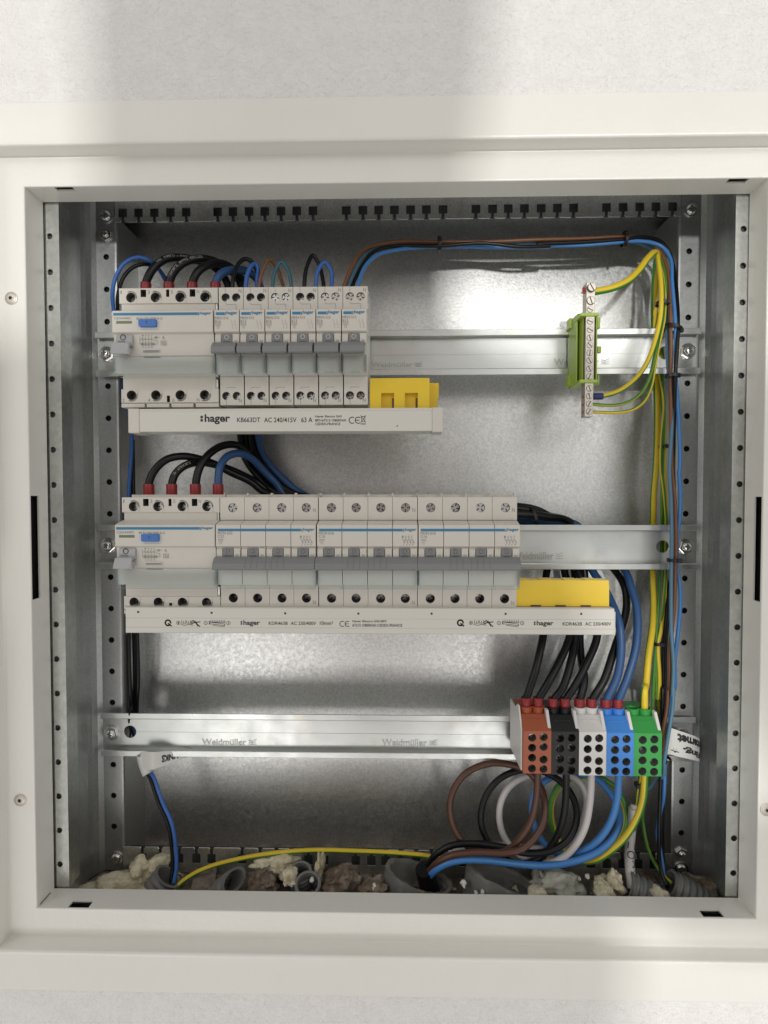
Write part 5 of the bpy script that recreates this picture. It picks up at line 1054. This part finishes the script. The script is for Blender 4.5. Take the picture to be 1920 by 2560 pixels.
# conduits
cgp = 'grey plastic conduits rising through the floor'
def ribbed(label, pts, r, km='conduit', nr=6, sq=1.0, wall=1.2, sub=2.6):
    """a corrugated tube along pts, open at its last point"""
    P = spline(pts, .5); n = 28; mb = MB(); D = [0]
    for a, b in zip(P, P[1:]): D.append(D[-1] + (b - a).length)
    T0 = (P[-1] - P[-2]).normalized(); e = Vector((0, 0, 1)).cross(T0); e = e.normalized() if e.length > .1 else Vector((1, 0, 0)); vs = []
    def ring(p, T, rr):
        a = (e - T * e.dot(T)).normalized(); b = T.cross(a)
        for k in range(n): q = 2 * math.pi * k / n; vs.append(p + a * (rr * math.cos(q)) + b * (rr * sq * math.sin(q)))
    rings = 0
    for i, p in enumerate(P):
        T = (P[min(i + 1, len(P) - 1)] - P[max(0, i - 1)]).normalized(); ph = (D[-1] - D[i]) / (sub * 1.9)
        rr = r * (1 + (.075 if nr else 0) * max(-1, min(1, 1.8 * math.cos(2 * math.pi * ph)))); ring(p, T, rr); rings += 1
    T = (P[-1] - P[-2]).normalized(); ring(P[-1], T, r * .86); rings += 1
    for k in range(1, 12): ring(P[-1] - T * k * 1.3, T, r * (.86 if k % 2 else .80)); rings += 1
    mb.add(vs, [(j * n + k, j * n + (k + 1) % n, (j + 1) * n + (k + 1) % n, (j + 1) * n + k) for j in range(rings - 1) for k in range(n)])
    return tag(mb.build('conduit', K[km], loc=pts[0], smooth=60), label, 'conduit', cgp)
def off(p, dx, dy, dz): return Vector(p) + Vector((dx, dy, dz))
c = zL(545, 775, 28); ribbed('ribbed grey conduit holding the blue and black wire pair', [off(c, -16, -4, -22), off(c, -8, -2, -10), off(c, 1, 0, 2)], 10.5)
c = zL(910, 795, 20); ribbed('flattened empty conduit mouth, left of the two small round ones', [off(c, -10, 6, -16), off(c, 0, 0, 0), off(c, 3.5, -1.5, 2.5)], 12.5, 'conduit', 1, .55)
c = zL(1110, 770, 30); ribbed('flattened empty conduit mouth tilted towards the small round ones', [off(c, -6, 6, -18), off(c, 0, 0, 0), off(c, 4.5, -2, 3.0)], 12, 'conduit', 1, .5)
c = zL(1312, 748, 30); ribbed('small round conduit mouth, rear one of a pair', [off(c, 0, 10, -20), off(c, 0, 3, -6), off(c, 0, -.5, 1.5)], 8.8)
c = zL(1358, 812, 16); ribbed('small round conduit mouth, front one of a pair', [off(c, 0, 10, -20), off(c, 0, 3, -6), off(c, 0, -.5, 1.5)], 9.2)
def cut_pipe(label, c, r, tilt, seed, h=30):
    """a wide smooth pipe cut off raggedly, leaning towards the viewer"""
    n = 48; mb = MB(); vs = []; rows = 14
    R = Matrix.Rotation(tilt[0], 3, 'X') @ Matrix.Rotation(tilt[1], 3, 'Y')
    def edge(q): return 5.5 * math.cos(q - tilt[2]) + 1.8 * noise.noise(Vector((math.cos(q) * 2.2, math.sin(q) * 2.2, seed))) + .8 * noise.noise(Vector((math.cos(q) * 7, math.sin(q) * 7, seed)))
    for j in range(rows + 1):
        for k in range(n):
            q = 2 * math.pi * k / n; f = j / rows; z = -h + (h + edge(q)) * f; rr = r * (1.02 + .03 * f + .02 * noise.noise(Vector((math.cos(q) * 2, math.sin(q) * 2, z * .15 + seed)))); vs.append(Vector(c) + R @ Vector((rr * math.cos(q), rr * .78 * math.sin(q), z)))
    for j in range(rows + 1):
        for k in range(n):
            q = 2 * math.pi * k / n; f = 1 - j / rows; z = -h + (h + edge(q)) * f; rib = .035 * math.cos(z * 1.25); rr = r * (.93 + rib); vs.append(Vector(c) + R @ Vector((rr * math.cos(q), rr * .78 * math.sin(q), z)))
    m2 = 2 * rows + 2
    mb.add(vs, [(j * n + k, j * n + (k + 1) % n, (j + 1) * n + (k + 1) % n, (j + 1) * n + k) for j in range(m2 - 1) for k in range(n)])
    return tag(mb.build('conduit', K['conduit_dusty'], loc=c, smooth=60), label, 'conduit', cgp)
cut_pipe('wide ragged conduit with the black sheath and supply cables', off(px(1046, 2187, 28), 0, 0, 0), 25, (-.30, .12, 2.3), 3)
cut_pipe('wide ragged conduit that is empty, left of the greyish foam', off(px(1252, 2187, 28), 0, 0, 0), 26, (-.28, .16, 2.6), 8)
c = zR(55, 1625, 26); ribbed('ribbed grey conduit round the white sheathed cable', [off(c, 30, -6, -17), off(c, 14, -4, -7), off(c, -3, 0, -.5)], 10.5)
c = zR(372, 1622, 26); ribbed('ribbed grey conduit at the far right taking the thin wires', [off(c, 36, -6, -20), off(c, 18, -3, -9), off(c, -2, 0, 1)], 10.2)

# loose grit on the floor that nobody could count
mb = MB(); rs = random.Random(5)
for k in range(420):
    x = rs.uniform(-186, 296); y = rs.uniform(2, 47); z = -295.5 + rs.uniform(-.5, 3.0); r = rs.choice((.5, .8, .8, 1.2, 1.2, 1.9, 2.8)) * rs.uniform(.7, 1.3)
    m = rs.choice((0, 0, 0, 1, 2)); vs = [Vector((x, y, z)) + Vector((rs.uniform(-1, 1), rs.uniform(-1, 1), rs.uniform(-.7, .9))) * r for _ in range(6)]
    mb.add(vs, [(0, 1, 2), (0, 2, 3), (0, 3, 1), (4, 1, 2), (4, 2, 3), (4, 3, 1), (5, 1, 4), (5, 2, 0), (5, 3, 2)], m)
tag(mb.build('debris', [K['mortar'], K['brick'], K['foam']], smooth=0), kind='stuff')

# ------------------------------------------------------------------ the photographer, whose shadow falls on the wall and who mirrors in the sheet
def person():
    V = [((10, -800, -620), (190, 105)), ((10, -800, -330), (180, 100)), ((10, -800, -40), (205, 108)), ((14, -800, 140), (175, 90)), ((16, -792, 205), (80, 66)), ((14, -770, 258), (100, 84)), ((14, -762, 340), (122, 100)), ((14, -770, 430), (104, 78)),
         ((-190, -800, 132), (66, 62)), ((-275, -730, -120), (52, 50)), ((-110, -540, -150), (34, 32)), ((-55, -475, -80), (26, 22)),
         ((240, -800, 140), (66, 62)), ((345, -730, -100), (52, 50)), ((225, -540, -150), (34, 32)), ((165, -475, -80), (26, 22))]
    ed = [(0, 1), (1, 2), (2, 3), (3, 4), (4, 5), (5, 6), (6, 7), (3, 8), (8, 9), (9, 10), (10, 11), (3, 12), (12, 13), (13, 14), (14, 15)]
    me = bpy.data.meshes.new('person'); me.from_pydata([tuple(x * MM for x in v) for v, r in V], ed, []); o = bpy.data.objects.new('person', me); COL.objects.link(o)
    o.modifiers.new('skin', 'SKIN'); sb = o.modifiers.new('sub', 'SUBSURF'); sb.levels = 2; sb.render_levels = 2
    for i, (v, r) in enumerate(V): me.skin_vertices[0].data[i].radius = (r[0] * MM, r[1] * MM)
    me.skin_vertices[0].data[0].use_root = True
    m2 = bpy.data.meshes.new_from_object(o.evaluated_get(bpy.context.evaluated_depsgraph_get()))
    bpy.data.objects.remove(o); m2.name = 'person'
    for k in (mat('shirt_cloth', (.30, .26, .25), .9), mat('skin', (.55, .33, .25), .5), mat('hair_brown', (.05, .03, .02), .6)): m2.materials.append(k)
    for p in m2.polygons:
        p.use_smooth = True; c = p.center / MM
        p.material_index = 1 if (c.z > 215 or c.y > -600) else 0
        if c.z > 215 and (c.z > 355 or c.y < -800): p.material_index = 2
    o = bpy.data.objects.new('person', m2); COL.objects.link(o)
    return tag(o, 'person in a brown-grey shirt standing before the cabinet with both forearms raised', 'person')
person()
